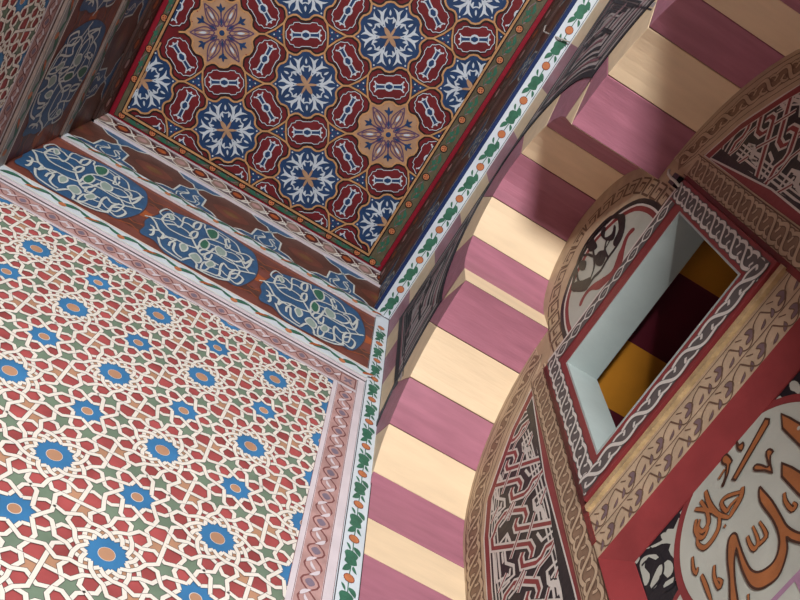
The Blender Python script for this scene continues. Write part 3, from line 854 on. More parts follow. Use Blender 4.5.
# spandrel with key pattern
sp = empty('key_pattern_spandrel', (XA, .95, 6.3), 'black, grey and mauve key-pattern panel squeezed above the striped arch', 'panel')
def offset_line(pts, d):
    out = []
    for i, p in enumerate(pts):
        a = pts[max(i - 1, 0)]; b = pts[min(i + 1, len(pts) - 1)]
        dx, dy = b[0] - a[0], b[1] - a[1]; l = hypot(dx, dy) or 1
        out.append((p[0] + dy / l * d, p[1] - dx / l * d))
    return out
half_ring = [p for p in outer_half if p[0] < 2.42 and p[0] > 1.85] + [(1.83, 5.726)] + [kap(90 * i / 12, KO) for i in range(1, 13)]
half_ring = [(2.42, 5.435)] + [p for p in half_ring if p[1] > 5.44]
for side in (0, 1):
    fm_ = (lambda p: p) if side == 0 else mirror
    s_ = Plane(0, XA - .004, -1, rect(-.52, 5.3, 2.42, 6.66))
    region = half_ring + [(.95, 6.66), (2.42, 6.66)]
    s_.poly([fm_(p) for p in region], K_WHITE, 0, .004)
    for d, m, w in ((.02, K_BLACK, .035), (.075, K_WHITE, .03), (.115, K_BLACK, .022)):
        # ring-following lines, offset outwards from the ring
        L = [(K[0] + (p[0] - K[0]) * (1 + d / hypot(p[0] - K[0], p[1] - K[1] + .3)), p[1] + d * .9) for p in half_ring]
        s_.stroke([fm_(p) for p in L], w, m, 2)
    for d, m, w in ((.0, K_BLACK, .07), (.07, K_WHITE, .03), (.10, K_BLACK, .012)):
        s_.stroke([fm_((2.40 - d, 5.4)), fm_((2.40 - d, 6.64 - d * .5)), fm_((.95, 6.64 - d * .5))], w, m, 2.2)
    cen = (2.16, 6.32)
    wedge = [p for p in half_ring if p[0] > 1.35] + [(1.30, 6.60), (2.42, 6.66)]
    for sc, m, w in ((.86, K_BLACK, .022), (.74, K_MAUVE, .02), (.64, K_BLACK, .02), (.52, K_BLACK, .03), (.38, K_MAUVE, .02), (.26, K_BLACK, .03)):
        s_.stroke([fm_((cen[0] + (p[0] - cen[0]) * sc, cen[1] + (p[1] - cen[1]) * sc)) for p in wedge], w, m, 2.6, True)
    # nested chevrons and cranked bars
    rz = lambda y: (H[1] + math.sqrt(max(0, 1.4 ** 2 - (y - H[0]) ** 2))) if y > 1.83 else kap(math.degrees(math.acos(min(1, (y - K[0]) / KO))), KO)[1]
    for q in range(5):
        a = 2.26 - .17 * q; zt = 6.54; zb = max(rz(a), rz(a - .34)) + .16
        if zb > zt - .45: continue
        m = (K_BLACK, K_MAUVE, K_BLACK)[q % 3]
        s_.stroke([fm_(p) for p in ((a, zb + .1), (a, zt - .12), (a - .14, zt), (a - .30, zt), (a - .30, zt - .14), (a - .16, zt - .24), (a - .16, zb + .1))], .03, m, 3)
        s_.stroke([fm_(p) for p in ((a - .05, zb + .2), (a - .05, zt - .22), (a - .12, zt - .1), (a - .24, zt - .1))], .016, K_WHITE, 3.4)
        s_.stroke([fm_(p) for p in ((a - .02, zt - .38), (a - .30, zt - .02))], .02, K_WHITE, 3.8, out=.008, outm=K_BLACK)
        s_.stroke([fm_(p) for p in ((a + .04, zt - .46), (a - .22, zt - .18))], .02, K_MAUVE, 4.2, out=.006, outm=K_WHITE)
    s_.build('key_panel', sp)
mld = Plane(0, XA - .012, -1, rect(-.72, 4.0, YW, 7.0))
lo = [(2.93, 4.2)] + outer_half + [kap(180 * i / 24, KO) for i in range(1, 24)] + [mirror(p) for p in outer_half[::-1]]
mld.stroke(lo, .04, K_BLACK, 0, depth=.012)
tag(mld.build('black_moulding', sp), 'thin black moulding following the arch')

# ================================================================== NICHE BACK WALL
WY0, WY1, WZ0, WZ1 = .40, 1.465, 3.76, 4.785          # window opening
MY0, MY1, MZ0, MZ1 = .29, 1.645, 2.0, 3.19            # medallion frame outline
bw = [((XB, -1.2, FLOOR), (XI, 3.2, MZ0)),
      ((XB, -1.2, MZ0), (XI, MY0, 7.0)), ((XB, MY1, MZ0), (XI, 3.2, 7.0)),
      ((XB, MY0, MZ1), (XI, MY1, WZ0)), ((XB, MY0, WZ1), (XI, MY1, 7.0)),
      ((XB, MY0, WZ0), (XI, WY0, WZ1)), ((XB, WY1, WZ0), (XI, MY1, WZ1)),
      ((XB + .10, MY0, MZ0), (XI, MY1, MZ1))]
tag(boxes('wall_niche', bw, T_PLASTER), kind='structure')

# --- side panels with interlace, one each side of the window
panel_out = [(1.80, 5.06), (2.046, 4.907), (2.276, 4.652), (2.362, 4.553), (2.426, 4.24), (2.446, 3.775), (2.45, 2.2), (1.775, 2.2)]
# trace one repeat of the interlace (enlarged view origin 480,500 x6)
PO = (480, 500, 6)
IL_RED = [[(90, 200), (105, 150), (150, 85), (185, 68), (272, 58), (283, 95), (268, 140)],
          [(228, 110), (215, 150), (222, 178), (472, 130), (487, 190), (455, 245), (400, 285), (372, 345), (340, 378), (258, 400), (250, 350), (262, 315)],
          [(90, 200), (75, 235), (80, 293), (300, 262), (320, 300), (308, 350)]]
IL_THIN = [[(205, 10), (150, 120)], [(335, 75), (288, 240)], [(243, 190), (188, 355)], [(455, 245), (425, 320), (360, 400), (328, 470)],
           [(278, 430), (232, 560)], [(165, 440), (115, 560)], [(503, 330), (458, 470)]]
IL_WHITE = [[(330, 20), (335, 62), (378, 60), (395, 110), (372, 170)], [(345, 200), (375, 245), (448, 180)], [(120, 265), (165, 205), (185, 255)],
            [(165, 205), (150, 300), (158, 380), (205, 395), (208, 450), (130, 520)], [(85, 320), (105, 500)], [(110, 310), (125, 460)], [(135, 315), (142, 380)],
            [(480, 350), (405, 430), (412, 500), (462, 490), (475, 570)], [(430, 470), (470, 400)], [(515, 340), (575, 590)], [(532, 340), (588, 560)],
            [(430, 30), (445, 110)], [(452, 20), (468, 110)], [(400, 300), (440, 262), (432, 300), (395, 350)], [(85, 130), (130, 75)], [(120, 165), (170, 100)],
            [(350, 60), (358, 120), (340, 150)], [(185, 410), (180, 450), (110, 490)], [(440, 480), (432, 540)], [(500, 360), (540, 560)]]
def interlace(pl, mir):
    clipp = [(1.90 - .09 + 0, 4.96), (1.858, 4.1), (1.83, 3.2), (1.82, 2.25), (2.40, 2.25), (2.395, 3.775), (2.375, 4.22), (2.31, 4.50), (2.23, 4.61), (2.01, 4.85)]
    # CCW check
    Aa = sum(clipp[i][0] * clipp[(i + 1) % len(clipp)][1] - clipp[(i + 1) % len(clipp)][0] * clipp[i][1] for i in range(len(clipp)))
    if Aa < 0: clipp = clipp[::-1]
    f = mirror if mir else (lambda p: p)
    pl.poly([f(p) for p in panel_out], T_RED, 1)
    pl.stroke([f(p) for p in panel_out], .014, T_CHAIN, 1.4, True)
    pl.poly([f(p) for p in clipp], K_BLACK, 2)
    pl.stroke([f(p) for p in clipp], .010, T_CHAIN, 2.4, True)
    per = 0
    T = lambda L: trace(0, XB, L, *PO)
    a = T([(275, 60)])[0]; b = T([(355, 490)])[0]
    dz = b[1] - a[1]; dy = 0
    cc = clip_orient([f(p) for p in clipp])
    alt = pl.clip; pl.clip = cc
    for dd, ww in ((.028, .012), (.052, .009), (.078, .012)):
        pl.stroke([f((p[0] + dd, p[1])) for p in ((1.88, 4.7), (1.858, 4.1), (1.83, 3.2), (1.82, 2.25))], ww, T_CHAIN, 2.8)
        pl.stroke([f((p[0] - dd, p[1])) for p in ((2.40, 2.25), (2.395, 3.775), (2.375, 4.22), (2.31, 4.50), (2.23, 4.61))], ww, T_CHAIN, 2.8)
    for k in range(-5, 4):
        sh = lambda L: [f((p[0] + dy * k, p[1] + dz * k)) for p in T(L)]
        for s_ in IL_WHITE: pl.stroke(sh(s_), .018, T_CHAIN, 3)
        for s_ in IL_RED:
            pl.stroke(sh(s_), .052, T_CHAIN, 3.6); pl.stroke(sh(s_), .024, T_RED, 4)
        for s_ in IL_THIN:
            pl.stroke(sh(s_), .032, T_CHAIN, 4.4); pl.stroke(sh(s_), .012, T_RED, 4.8)
    pl.clip = alt
def clip_orient(c):
    Aa = sum(c[i][0] * c[(i + 1) % len(c)][1] - c[(i + 1) % len(c)][0] * c[i][1] for i in range(len(c)))
    return c if Aa > 0 else c[::-1]

def carved_strip(pl, path, w, period, bg, dark, lite, style='rope', layer=1, phase=0):
    """repeat S-shaped links along a polyline"""
    # resample path
    D = [0]
    for i in range(1, len(path)): D.append(D[-1] + hypot(path[i][0] - path[i - 1][0], path[i][1] - path[i - 1][1]))
    tot = D[-1]; n = max(1, round(tot / period)); p = tot / n
    def at(s, t):
        s = max(0, min(tot, s)); i = 1
        while i < len(D) - 1 and D[i] < s: i += 1
        u = (s - D[i - 1]) / ((D[i] - D[i - 1]) or 1)
        a, b = path[i - 1], path[i]; dx, dy = b[0] - a[0], b[1] - a[1]; l = hypot(dx, dy) or 1
        return (a[0] + dx * u - dy / l * t * w, a[1] + dy * u + dx / l * t * w)
    if bg: pl.stroke(path, w, bg, layer)
    for k in range(n):
        s = k * p + phase
        q = lambda a, t: at(s + a * p, t)
        if style == 'rope':       # pale S links with dark eyes
            od = w * .045
            pl.stroke(smooth([q(-.25, -.34), q(.05, -.44), q(.30, -.30), q(.62, .30), q(.88, .44), q(1.2, .34)]), w * .17, lite, layer + 1.6, out=od, outm=dark)
            pl.stroke(smooth([q(.30, -.30), q(.52, -.40), q(.80, -.22), q(.74, .02)]), w * .13, lite, layer + 1, out=od, outm=dark)
            pl.stroke(smooth([q(.62, .30), q(.40, .40), q(.12, .22), q(.18, -.02)]), w * .13, lite, layer + 1, out=od, outm=dark)
            pl.leaf(q(.46, -.26), q(.66, -.02), w * .03, w * .16, dark, layer + .9)
            pl.leaf(q(.48, .26), q(.26, .02), w * .03, w * .16, dark, layer + .9)
        elif style == 'chain':    # diagonal pale loops
            pl.stroke(smooth([q(.0, -.42), q(.35, -.42), q(.5, -.2), q(.5, .2), q(.65, .42), q(1, .42)]), w * .16, lite, layer + 1.2, out=w * .015, outm=K_BLACK)
            pl.stroke(smooth([q(.05, .42), q(.3, .36), q(.25, .05), q(.12, -.3)]), w * .11, lite, layer + 1)
            pl.stroke(smooth([q(.95, -.42), q(.7, -.36), q(.75, -.05), q(.88, .3)]), w * .11, lite, layer + 1)
        elif style == 'vine':     # comma leaf with small leaf, outlined
            pl.stroke(smooth([q(0, -.40), q(.25, .38), q(.5, .36), q(.72, -.2), q(1.0, -.40)]), w * .06, dark, layer + 1)
            pl.blob([q(.36, .22), q(.52, .24), q(.66, .02), q(.60, -.26), q(.46, -.28), q(.52, -.02), q(.40, .08)], T_GREY, layer + .8, 3, out=w * .02, outm=dark)
            pl.leaf(q(.10, .38), q(.22, -.02), w * .04, w * .16, T_GREY, layer + .9, out=w * .015, outm=dark)
            pl.leaf(q(.78, .34), q(.98, .10), w * .04, w * .14, T_GREY, layer + .9, out=w * .015, outm=dark)
            pl.stroke([q(.2, -.42), q(.34, -.2)], w * .05, dark, layer + 1)
        elif style == 'key':
            pl.stroke([q(.05, -.34), q(.05, .34), q(.75, .34), q(.75, -.1), q(.35, -.1), q(.35, .1)], w * .10, dark, layer + 1)
            pl.stroke([q(.95, .34), q(.95, -.34), q(.25, -.34)], w * .08, dark, layer + 1)
        elif style == 'leafchain':
            pl.stroke(smooth([q(0, 0), q(.25, .36), q(.5, .30), q(.8, -.05), q(1.0, 0)]), w * .11, lite, layer + 1.2)
            pl.stroke(smooth([q(0, 0), q(.2, -.30), q(.5, -.36), q(.75, -.1), q(1.0, 0)]), w * .11, lite, layer + 1.2)
            pl.leaf(q(.22, .05), q(.62, -.02), w * .03, w * .3, dark, layer + 1)
            pl.stroke([q(.28, .02), q(.55, 0)], w * .05, lite, layer + 1.6)

for mir in (0, 1):
    nm = 'interlace_panel'
    root = empty(nm, (XB, 1.9 - 2.1 if mir else 2.1, 2.2),
                 'pointed panel of black, white and red interlace, in shadow at the upper right' if mir else 'pointed panel of black, white and red interlace left of the window, lit by daylight', 'panel', 'interlace panels beside the window')
    p_ = Plane(0, XB, -1, eps=.0010)
    interlace(p_, mir)
    p_.build('panel_field', root)
    # carved curved border between panel and arch
    f = mirror if mir else (lambda p: p)
    c_ = Plane(0, XB - .002, -1)
    a_in = [(p[0] - .0, p[1]) for p in inner_prof]
    # band between the arch line and the red edge
    outer_line = [(2.63, 2.0), (2.63, 4.36)] + arc(H, HR, 3, 82, 14)
    inner_line = [(2.45, 2.0), (2.446, 3.775), (2.43, 4.24), (2.362, 4.553), (2.276, 4.66), (2.16, 4.80), (2.046, 4.915), (1.90, 5.0), (1.78, 5.10), (1.68, 5.20)]
    def resamp(L, n):
        D = [0]
        for i in range(1, len(L)): D.append(D[-1] + hypot(L[i][0] - L[i - 1][0], L[i][1] - L[i - 1][1]))
        out = []
        for k in range(n):
            s = D[-1] * k / (n - 1); i = 1
            while i < len(D) - 1 and D[i] < s: i += 1
            u = (s - D[i - 1]) / (D[i] - D[i - 1]); out.append((L[i - 1][0] + (L[i][0] - L[i - 1][0]) * u, L[i - 1][1] + (L[i][1] - L[i - 1][1]) * u))
        return out
    ro, ri = resamp(outer_line, 40), resamp(inner_line, 40)
    for k in range(39):
        c_.poly([f(ro[k]), f(ro[k + 1]), f(ri[k + 1]), f(ri[k])], T_TAN, 0, .002)
    mid = [f(((a[0] + b[0]) / 2, (a[1] + b[1]) / 2)) for a, b in zip(ro, ri)]
    carved_strip(c_, mid, .14, .16, T_CARVE, T_BROWN, T_TAN, 'rope', .3)
    for t in (.14, .86):
        c_.stroke([f((a[0] * t + b[0] * (1 - t), a[1] * t + b[1] * (1 - t))) for a, b in zip(ro, ri)], .007, T_BROWN, 1)
    tag(c_.build('carved_border', root), 'tan carved vine border along the arch')

# --- carved borders around the window
root = empty('carved_border', (XB, .95, 2.2), 'tan carved rope border running around the window and the calligraphy panel', 'border')
for f, lab in (((lambda p: p), 'left upright'), (mirror, 'right upright')):
    u = Plane(0, XB - .004, -1)
    u.poly([f(p) for p in rect(1.642, 2.0, 1.80, 5.14)], T_TAN, 0, .004)
    carved_strip(u, [f((1.725, 2.0)), f((1.725, 5.1))], .115, .145, T_CARVE, T_BROWN, T_TAN, 'rope', .3)
    for yy in (1.655, 1.79): u.stroke([f((yy, 2.0)), f((yy, 5.14))], .006, T_BROWN, 1.5)
    u.stroke([f((1.648, 3.3)), f((1.648, 5.08))], .03, T_REDD, 3, depth=.006)
    u.build('upright_rope', root)
b_ = Plane(0, XB - .004, -1)
b_.poly(rect(.258, 3.19, 1.642, 3.49), T_TAN, 0, .004)
for zc in (3.265, 3.405):
    carved_strip(b_, [(1.64, zc), (.26, zc)], .13, .20, None, T_BROWN, T_TAN, 'vine', 0)
for zz in (3.195, 3.335, 3.478): b_.stroke([(.26, zz), (1.64, zz)], .006, T_BROWN, 1.6)
b_.build('double_vine_strip', root)
gl = Plane(0, XB - .02, -1)
gl.poly(rect(.258, 3.512, 1.63, 3.55), T_GOLD, 0, .03)
tag(gl.build('gilt_sill', root), 'worn gilt strip under the window')

# --- window
win = tag(mkobj('window_1', [], [], [], None, None, (XB, .93, WZ0)), kind='structure')
fr_ = Plane(0, XB - .03, -1)
FY0, FY1, FZ0, FZ1 = .262, 1.615, 3.565, 5.02
def ringpoly(pl, o, i, m, layer, depth):
    (a, b, c, d), (e, f_, g_, h_) = o, i
    pl.poly([(a, b), (c, b), (g_, f_), (e, f_)], m, layer, depth); pl.poly([(c, b), (c, d), (g_, h_), (g_, f_)], m, layer, depth)
    pl.poly([(c, d), (a, d), (e, h_), (g_, h_)], m, layer, depth); pl.poly([(a, d), (a, b), (e, f_), (e, h_)], m, layer, depth)
ringpoly(fr_, (FY0, FZ0, FY1, FZ1), (WY0, WZ0 - .01, WY1, WZ1), T_RED, 0, .03)
# grey chain band on the frame
cy0, cy1, cz0, cz1 = FY0 + .03, FY1 - .012, FZ0 + .028, FZ1 - .005
w_ = .098
cl = [((cy1 - w_ / 2, cz0), (cy1 - w_ / 2, cz1), .118), ((cy0 + w_ / 2 - .01, cz1), (cy0 + w_ / 2 - .01, cz0), .118)]
for a, b, pr in cl: carved_strip(fr_, [a, b], w_, .15, T_DGREY, T_DGREY, T_CHAIN, 'rope', 1)
carved_strip(fr_, [(cy1, cz0 + .06), (cy0, cz0 + .06)], .115, .19, T_DGREY, T_DGREY, T_CHAIN, 'rope', 3)
carved_strip(fr_, [(cy1 - w_, cz1 - .065), (cy0 + w_, cz1 - .065)], .11, .14, T_DGREY, T_DGREY, T_CHAIN, 'leafchain', 3)
fr_.build('window_frame', win)
# pale blue reveal boards
boxes('window_reveal', [((XB - .028, WY0, WZ1 - .012), (XI, WY1, WZ1)), ((XB - .028, WY1 - .012, WZ0), (XI, WY1, WZ1 - .012)),
                        ((XB - .028, WY0, WZ0), (XI, WY0 + .012, WZ1 - .012)), ((XB - .028, WY0 + .012, WZ0), (XI, WY1 - .012, WZ0 + .012))], T_BLUE, win)
# striped vault behind the window, and the dark room it closes
ys = [(-.4, -.05, OXBLOOD), (-.05, .32, OCHRE), (.32, .70, OXBLOOD if False else OCHRE), (.70, 1.19, OXBLOOD), (1.19, 1.61, OCHRE), (1.61, 2.3, OXBLOOD)]
vt = empty('striped_vault', (XI + .8, 1.0, 4.9), 'ochre and oxblood striped vault seen through the window opening', 'vault')
for a, b, m in ys:
    o = box('stripe_block', (XI + .002, a, 4.90), (XI + 2.0, b, 5.05), m, vt)
    tag(o, 'ochre stripe' if m is OCHRE else 'oxblood stripe')
tag(boxes('wall_inner_room', [((XI + 2.0, -.6, FLOOR), (XI + 2.1, 2.4, 5.2)), ((XI, 2.3, FLOOR), (XI + 2.0, 2.4, 5.2)), ((XI, -.6, FLOOR), (XI + 2.0, -.5, 5.2))], OXBLOOD), kind='structure')

# --- lobed panel above the window
lob = empty('lobed_script_panel', (XB, .95, 5.05), 'lobed panel above the window with black knotted script over a red tulip shape', 'panel')
l_ = Plane(0, XB - .004, -1, eps=.001)
crown_line = [(1.66, 5.06), (1.55, 5.20), (1.53, 5.46), (1.53, 5.70)] + [kap(180 * i / 20, KR) for i in range(1, 20)] + [(.37, 5.70), (.37, 5.46), (.35, 5.20), (.24, 5.06)]
l_.poly(crown_line, T_TAN, 0, .004)
lobe = lambda s: [(.95 + s * (p[0] - .95), 5.08 + s * 1.0 * (p[1] - 5.08)) for p in [(1.44, 5.08), (1.43, 5.28), (1.37, 5.52), (1.23, 5.71), (1.08, 5.80), (.95, 5.84), (.82, 5.80), (.67, 5.71), (.53, 5.52), (.47, 5.28), (.46, 5.08)]]
lm = [((a[0] * .5 + b[0] * .5), (a[1] * .5 + b[1] * .5)) for a, b in zip(lobe(1.0), [(1.54, 5.08), (1.54, 5.35), (1.50, 5.78), (1.40, 6.04), (1.20, 6.22), (.95, 6.32), (.70, 6.22), (.50, 6.04), (.40, 5.78), (.36, 5.35), (.36, 5.08)])]
carved_strip(l_, smooth(lm, False, 4), .16, .16, None, T_BROWN, T_TAN, 'key', 0)
l_.poly(smooth(lobe(1.0), False, 3), K_BLACK, 1.5); l_.poly(smooth(lobe(.93), False, 3), T_CHAIN, 2); l_.poly(smooth(lobe(.90), False, 3), T_RED, 2.5); l_.poly(smooth(lobe(.83), False, 3), T_WHITE, 3)
for zz, w, m in ((5.092, .02, T_CHAIN), (5.073, .014, K_BLACK), (5.056, .02, T_CHAIN), (5.036, .016, T_RED)):
    l_.stroke([(1.61, zz), (.27, zz)], w, m, 4)
LB = (570, 190, 5)
TL = lambda L: trace(0, XB, L, *LB)
def sblob(pl, L, m, layer, T=TL, n=3, out=None, outm=None): pl.blob(T(L), m, layer, n, out, outm)
# red tulip
sblob(l_, [(150, 500), (110, 505), (80, 540), (62, 580), (52, 582), (56, 560), (85, 510), (125, 470), (165, 445), (205, 405), (232, 365), (248, 318), (262, 290), (280, 240), (308, 200), (325, 192), (328, 205), (300, 235), (285, 275), (275, 320), (265, 370), (232, 420), (200, 455)], T_RED, 4)
sblob(l_, [(170, 440), (195, 395), (225, 350), (232, 365), (212, 410)], T_WHITE, 4.6)
# black script in a lobed ring
l_.stroke(smooth(TL([(30, 500), (20, 480), (35, 400), (60, 320), (100, 250), (150, 190), (200, 145), (250, 135), (272, 142), (262, 200), (262, 240), (235, 290), (195, 345), (160, 405), (125, 440), (90, 490), (55, 495)]), True, 3), .034, T_BLACK, 5, True)
for L in ([(165, 200), (185, 190), (180, 240), (215, 220), (225, 180), (235, 190), (225, 250), (185, 255), (160, 230)],
          [(90, 272), (110, 255), (130, 258), (142, 290), (112, 312), (98, 300)],
          [(50, 372), (68, 355), (88, 362), (80, 402), (55, 402)],
          [(135, 332), (155, 308), (187, 310), (182, 350), (165, 382), (140, 380), (128, 352)],
          [(8, 500), (35, 462), (70, 455), (112, 440), (92, 500), (50, 512)],
          [(245, 135), (282, 130), (275, 220), (235, 285), (222, 262), (250, 200)]): sblob(l_, L, T_BLACK, 5.4)
for L in ([(60, 335), (95, 325), (130, 335), (180, 300), (232, 200)], [(120, 290), (128, 380), (108, 445)], [(85, 290), (60, 360)], [(190, 250), (180, 300), (195, 340)], [(40, 400), (45, 450), (60, 470)], [(150, 200), (120, 240), (130, 270)]):
    l_.stroke(smooth(TL(L)), .018, T_BLACK, 5.2)
l_.build('script_field', lob)

# --- medallion with calligraphy
XM = XB + .05
md = empty('calligraphy_medallion', (XM, .93, 2.4), 'round medallion with large orange calligraphy on pale plaster in a red frame, lower right', 'medallion')
# bevelled red frame
def frame_obj():
    o = [(MY0, MZ0), (MY1, MZ0), (MY1, MZ1), (MY0, MZ1)]; i = [(.435, 2.1), (1.515, 2.1), (1.515, 3.06), (.435, 3.06)]
    x0, x1 = XB - .012, XM - .006
    V = [(x0, *p) for p in o] + [(x1, *p) for p in i] + [(x0 + .07, *p) for p in o] + [(x1 + .012, *p) for p in i]
    Fc = []
    for k in range(4):
        j = (k + 1) % 4
        Fc += [(k, 4 + k, 4 + j, j), (k, j, 8 + j, 8 + k), (8 + k, 8 + j, 12 + j, 12 + k), (4 + k, 12 + k, 12 + j, 4 + j)]
    ob = mkobj('red_frame', V, Fc, [T_RED], None, md); return ob
tag(frame_obj(), 'bevelled red frame')
m_ = Plane(0, XM, -1, eps=.001)
m_.poly(rect(.43, 2.1, 1.52, 3.065), K_BLACK, 0, .004)
MC = (.924, 2.711); MR = .405
TM = lambda L, o=(680, 480, 5): trace(0, XM, L, *o)
# black and white arabesque in the corner
SP = (580, 480, 5)
for L in ([(500, 165), (545, 112), (572, 85), (568, 110), (545, 140), (520, 172)],
          [(330, 345), (400, 310), (420, 290), (440, 245), (470, 245), (495, 190), (510, 215), (505, 300), (495, 370), (470, 392), (445, 350), (455, 320), (410, 320), (380, 335)],
          [(300, 430), (310, 395), (345, 375), (398, 375), (380, 400), (345, 385), (330, 410), (325, 440), (350, 470), (345, 510), (325, 530), (312, 480)],
          [(375, 470), (400, 425), (440, 400), (465, 420), (465, 460), (440, 490), (420, 470), (400, 480), (390, 520), (370, 545), (352, 530)],
          [(430, 510), (480, 480), (495, 460), (505, 485), (470, 510), (420, 540)], [(405, 275), (430, 262), (430, 285), (415, 300)],
          [(275, 405), (295, 380), (300, 395), (285, 420)]):
    sblob(m_, L, T_WHITE, 1.5, lambda q: trace(0, XM, q, *SP), 2)
for L in ([(310, 430), (340, 405), (400, 420), (440, 395)], [(350, 560), (400, 500), (420, 440), (400, 380), (350, 340)], [(420, 560), (470, 520), (480, 440)]):
    m_.stroke(smooth(trace(0, XM, L, *SP)), .012, K_BLACK, 2)
# opposite corner arabesque (upper right of the photo)
UP = (680, 380, 6)
for L in ([(490, 205), (530, 180), (575, 120), (605, 95), (612, 130), (560, 170)], [(660, 20), (690, 5), (720, 30), (720, 90), (690, 70), (665, 60)], [(620, 110), (660, 130), (700, 140), (640, 140)]):
    sblob(m_, L, T_WHITE, 1.5, lambda q: trace(0, XM, q, *UP), 2)
# small ring roundels under the corners
for c in ((1.345, 2.62), (.50, 2.62)):
    m_.disc(c, .115, T_RED, 2.2, n=28); m_.disc(c, .088, T_WHITE, 2.6, n=28)
    for k in range(5): m_.leaf(c, (c[0] + .08 * cos(k * 1.257 + 1.9), c[1] + .08 * sin(k * 1.257 + 1.9)), 0, .04, NAVY, 3, n=5)
m_.disc(MC, MR + .035, T_RED, 3.2, n=72); m_.disc(MC, MR + .004, T_REDD, 3.6, n=72); m_.disc(MC, MR, T_WHITE, 4, n=72)
m_.build('medallion_field', md)
# the writing, a little raised
s_ = Plane(0, XM - .006, -1, eps=.001)
DK = mat('script_outline', (74, 46, 34), .5, .1)
def glyph(L, o=(680, 480, 5), n=3, w=.0045): s_.blob(TM(L, o), T_ORANGE, 1, n, w, DK)
glyph([(405, 42), (425, 58), (470, 110), (512, 180), (545, 235), (600, 268), (660, 275), (665, 330), (600, 318), (562, 305), (542, 292), (546, 350), (530, 420), (500, 488), (450, 530), (400, 550), (358, 530), (322, 460), (303, 400), (290, 350), (280, 420), (285, 520), (300, 640), (262, 640), (256, 500), (245, 400), (250, 310), (268, 275), (290, 275), (305, 320), (330, 390), (362, 450), (400, 465), (450, 440), (488, 395), (505, 330), (500, 270), (470, 200), (410, 115)])
U6 = (740, 400, 10)
glyph([(430, 150), (520, 190), (640, 262), (700, 330), (700, 480), (640, 490), (560, 410), (440, 290)], U6, 1)
s_.disc(TM([(605, 292)], U6)[0], .009, T_WHITE, 2, n=8)
U5 = (680, 380, 6)
glyph([(622, 505), (680, 528), (780, 590), (850, 700), (800, 760), (720, 690), (622, 585)], U5, 1)
glyph([(462, 548), (452, 530), (470, 512), (505, 518), (528, 528), (545, 515), (530, 470), (528, 435), (548, 420), (568, 436), (552, 460), (552, 510), (562, 560), (520, 548)], U5, 2)
glyph([(520, 238), (545, 242), (542, 270), (345, 605), (322, 600)], U5, 1)
glyph([(350, 370), (362, 398), (385, 380), (392, 400), (378, 430), (358, 420), (350, 395)], U5, 2)
glyph([(262, 500), (262, 475), (290, 450), (322, 490), (308, 512), (300, 560), (285, 600), (270, 640), (262, 635), (280, 590), (288, 520), (275, 510)], U5, 2)
def gs(L, w=.030, o=(680, 480, 5)):
    P_ = smooth(TM(L, o), False, 3); w *= .74; tp = lambda t: .45 + .55 * sin(pi * min(1, .15 + t * .8))
    s_.stroke(P_, w + .009, DK, .8, taper=tp); s_.stroke(P_, w, T_ORANGE, 1.5, taper=tp)
for L, w in (([(135, 58), (150, 110), (172, 150), (205, 180), (255, 192)], .03), ([(322, 38), (312, 90), (272, 160), (255, 192)], .03),
             ([(325, 62), (245, 85), (215, 120), (240, 160), (262, 130), (300, 90)], .022), ([(82, 150), (120, 152), (170, 160), (200, 180)], .022),
             ([(110, 108), (142, 160), (150, 220), (120, 262), (98, 240), (108, 200)], .024), ([(90, 200), (84, 250), (105, 290), (130, 285), (150, 240)], .024),
             ([(205, 185), (202, 240), (172, 300), (130, 343), (98, 325), (95, 290)], .026), ([(345, 285), (358, 325), (380, 350), (400, 310), (372, 235)], .020),
             ([(380, 345), (420, 310), (440, 275), (405, 212)], .020), ([(530, 68), (536, 112), (568, 152), (588, 132), (572, 118)], .020),
             ([(70, 388), (75, 448), (90, 470), (97, 440)], .018), ([(180, 430), (180, 488), (203, 540), (216, 512), (195, 497)], .020),
             ([(115, 478), (140, 540), (165, 610)], .022), ([(350, 575), (352, 640)], .016), ([(228, 232), (236, 240)], .02),
             ([(200, 0), (232, -50)], .022)):
    gs(L, w)
tag(s_.build('script_strokes', md), 'orange calligraphy strokes outlined in brown')
# --- lower frieze
fz = empty('script_frieze', (XB, .95, 2.0), 'pale frieze with mauve edge and dark marks, bottom right corner', 'frieze')
z_ = Plane(0, XB - .02, -1)
ztop = 2.272
z_.poly(rect(.0, 1.7, 1.9, ztop), T_WHITE, 0, .06)
z_.stroke([(0, ztop - .012), (1.9, ztop - .012)], .02, T_MAUVE, 1); 
for k in range(9):
    y0 = .1 + .2 * k
    z_.stroke([(y0, ztop - .02), (y0 + .02, 1.9)], .03, T_MAUVE, 1.2)
    z_.leaf((y0 + .06, ztop - .06), (y0 + .12, ztop - .1), .01, .03, NAVY, 1.4); z_.leaf((y0 + .08, ztop - .13), (y0 + .15, ztop - .1), .01, .035, NAVY, 1.4)
z_.build('frieze_board', fz)

# --- small fixtures
def tube(name, pts, r, m, parent=None, n=8):
    V = []; Fc = []
    for k, p in enumerate(pts):
        a = Vector(pts[max(k - 1, 0)]); b = Vector(pts[min(k + 1, len(pts) - 1)]); t = (b - a).normalized()
        u = t.orthogonal().normalized(); v = t.cross(u)
        if k: 
            pu = u_; u = (pu - t * pu.dot(t)).normalized(); v = t.cross(u)
        u_ = u
        V += [tuple(Vector(p) + u * r * cos(2 * pi * i / n) + v * r * sin(2 * pi * i / n)) for i in range(n)]
        if k: Fc += [((k - 1) * n + i, (k - 1) * n + (i + 1) % n, k * n + (i + 1) % n, k * n + i) for i in range(n)]
    Fc += [tuple(range(n))[::-1], tuple(range((len(pts) - 1) * n, len(pts) * n))]
    return mkobj(name, V, Fc, [m], None, parent, smooth=True)
hk = empty('wall_bracket', (XB, .30, 5.17), 'small dark metal bracket with a pale bent hook above the window corner', 'bracket')
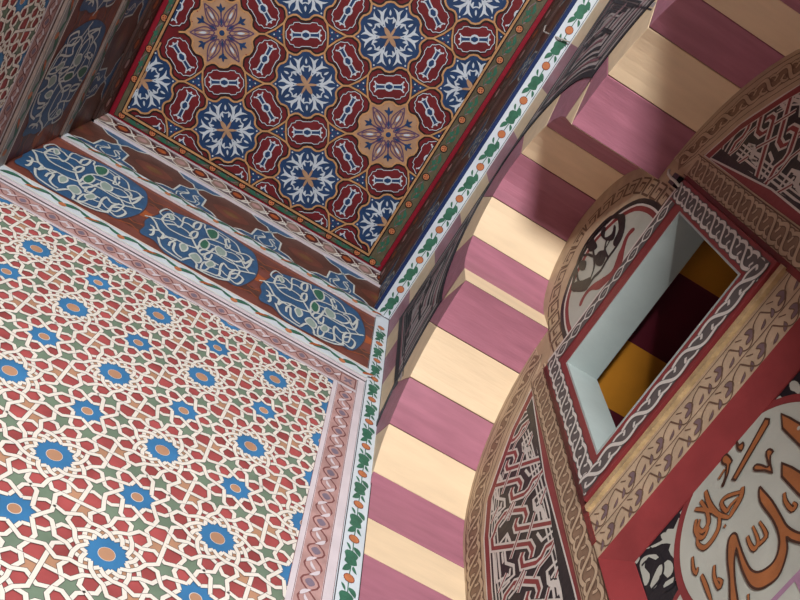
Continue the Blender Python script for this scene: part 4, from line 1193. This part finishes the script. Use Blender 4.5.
box('bracket_block', (XB - .05, .262, 5.055), (XB - .001, .33, 5.15), METAL, hk)
P = lambda x, y, xx: tuple(hit(0, xx, x, y))
tube('hook', [P(669, 170, XB - .05), P(668.3, 174, XB - .055), P(671, 178, XB - .055), P(675, 181, XB - .05), P(677, 183.5, XB - .045), P(679, 186, XB - .045)], .009, TINPLATE, hk)
wr = tube('loose_wire', [(XF - .05, -.03, 7.32), (XF - .07, -.02, 7.24), (XF - .065, .02, 7.18), (XF + .02, .0, 7.02), (XF + .12, -.02, 7.015)], .006, WIRE)
tag(wr, 'loose grey wire hanging over the flower band near the top', 'wire')

# ------------------------------------------------------------------ camera
cam = bpy.data.cameras.new('camera'); co = bpy.data.objects.new('camera', cam); COL.objects.link(co)
cam.sensor_width = 36; cam.lens = F / 800 * 36; cam.clip_start = .05; cam.clip_end = 200
right = Vector(CM[0]); down = Vector(CM[1]); fwd = Vector(CM[2])
mw = Matrix((( right[0], -down[0], -fwd[0], 0), (right[1], -down[1], -fwd[1], 0), (right[2], -down[2], -fwd[2], EYE), (0, 0, 0, 1)))
co.matrix_world = mw
S.camera = co

# ------------------------------------------------------------------ light: daylight through the open side
w = bpy.data.worlds.new('world'); S.world = w; w.use_nodes = True
nt = w.node_tree; bg = nt.nodes['Background']
bg.inputs['Color'].default_value = (.80, .88, 1, 1); bg.inputs['Strength'].default_value = .06
def area(name, loc, target, sx, sy, power, col):
    L = bpy.data.lights.new(name, 'AREA'); L.shape = 'RECTANGLE'; L.size = sx; L.size_y = sy; L.energy = power; L.color = col
    o = bpy.data.objects.new(name, L); COL.objects.link(o); o.location = (loc[0], loc[1], loc[2] + EYE)
    d = Vector(target) - Vector(loc); o.rotation_euler = d.to_track_quat('-Z', 'Y').to_euler(); return o
area('courtyard_daylight', (-1.2, -6.2, -1.2), (.2, 2.6, 4.0), 1.6, 2.0, 2050, (1.0, .99, .98))
S.view_settings.view_transform = 'Standard'; S.view_settings.look = 'None'
S.view_settings.exposure = 0.0; S.view_settings.gamma = 1.0; S.view_settings.use_curve_mapping = False
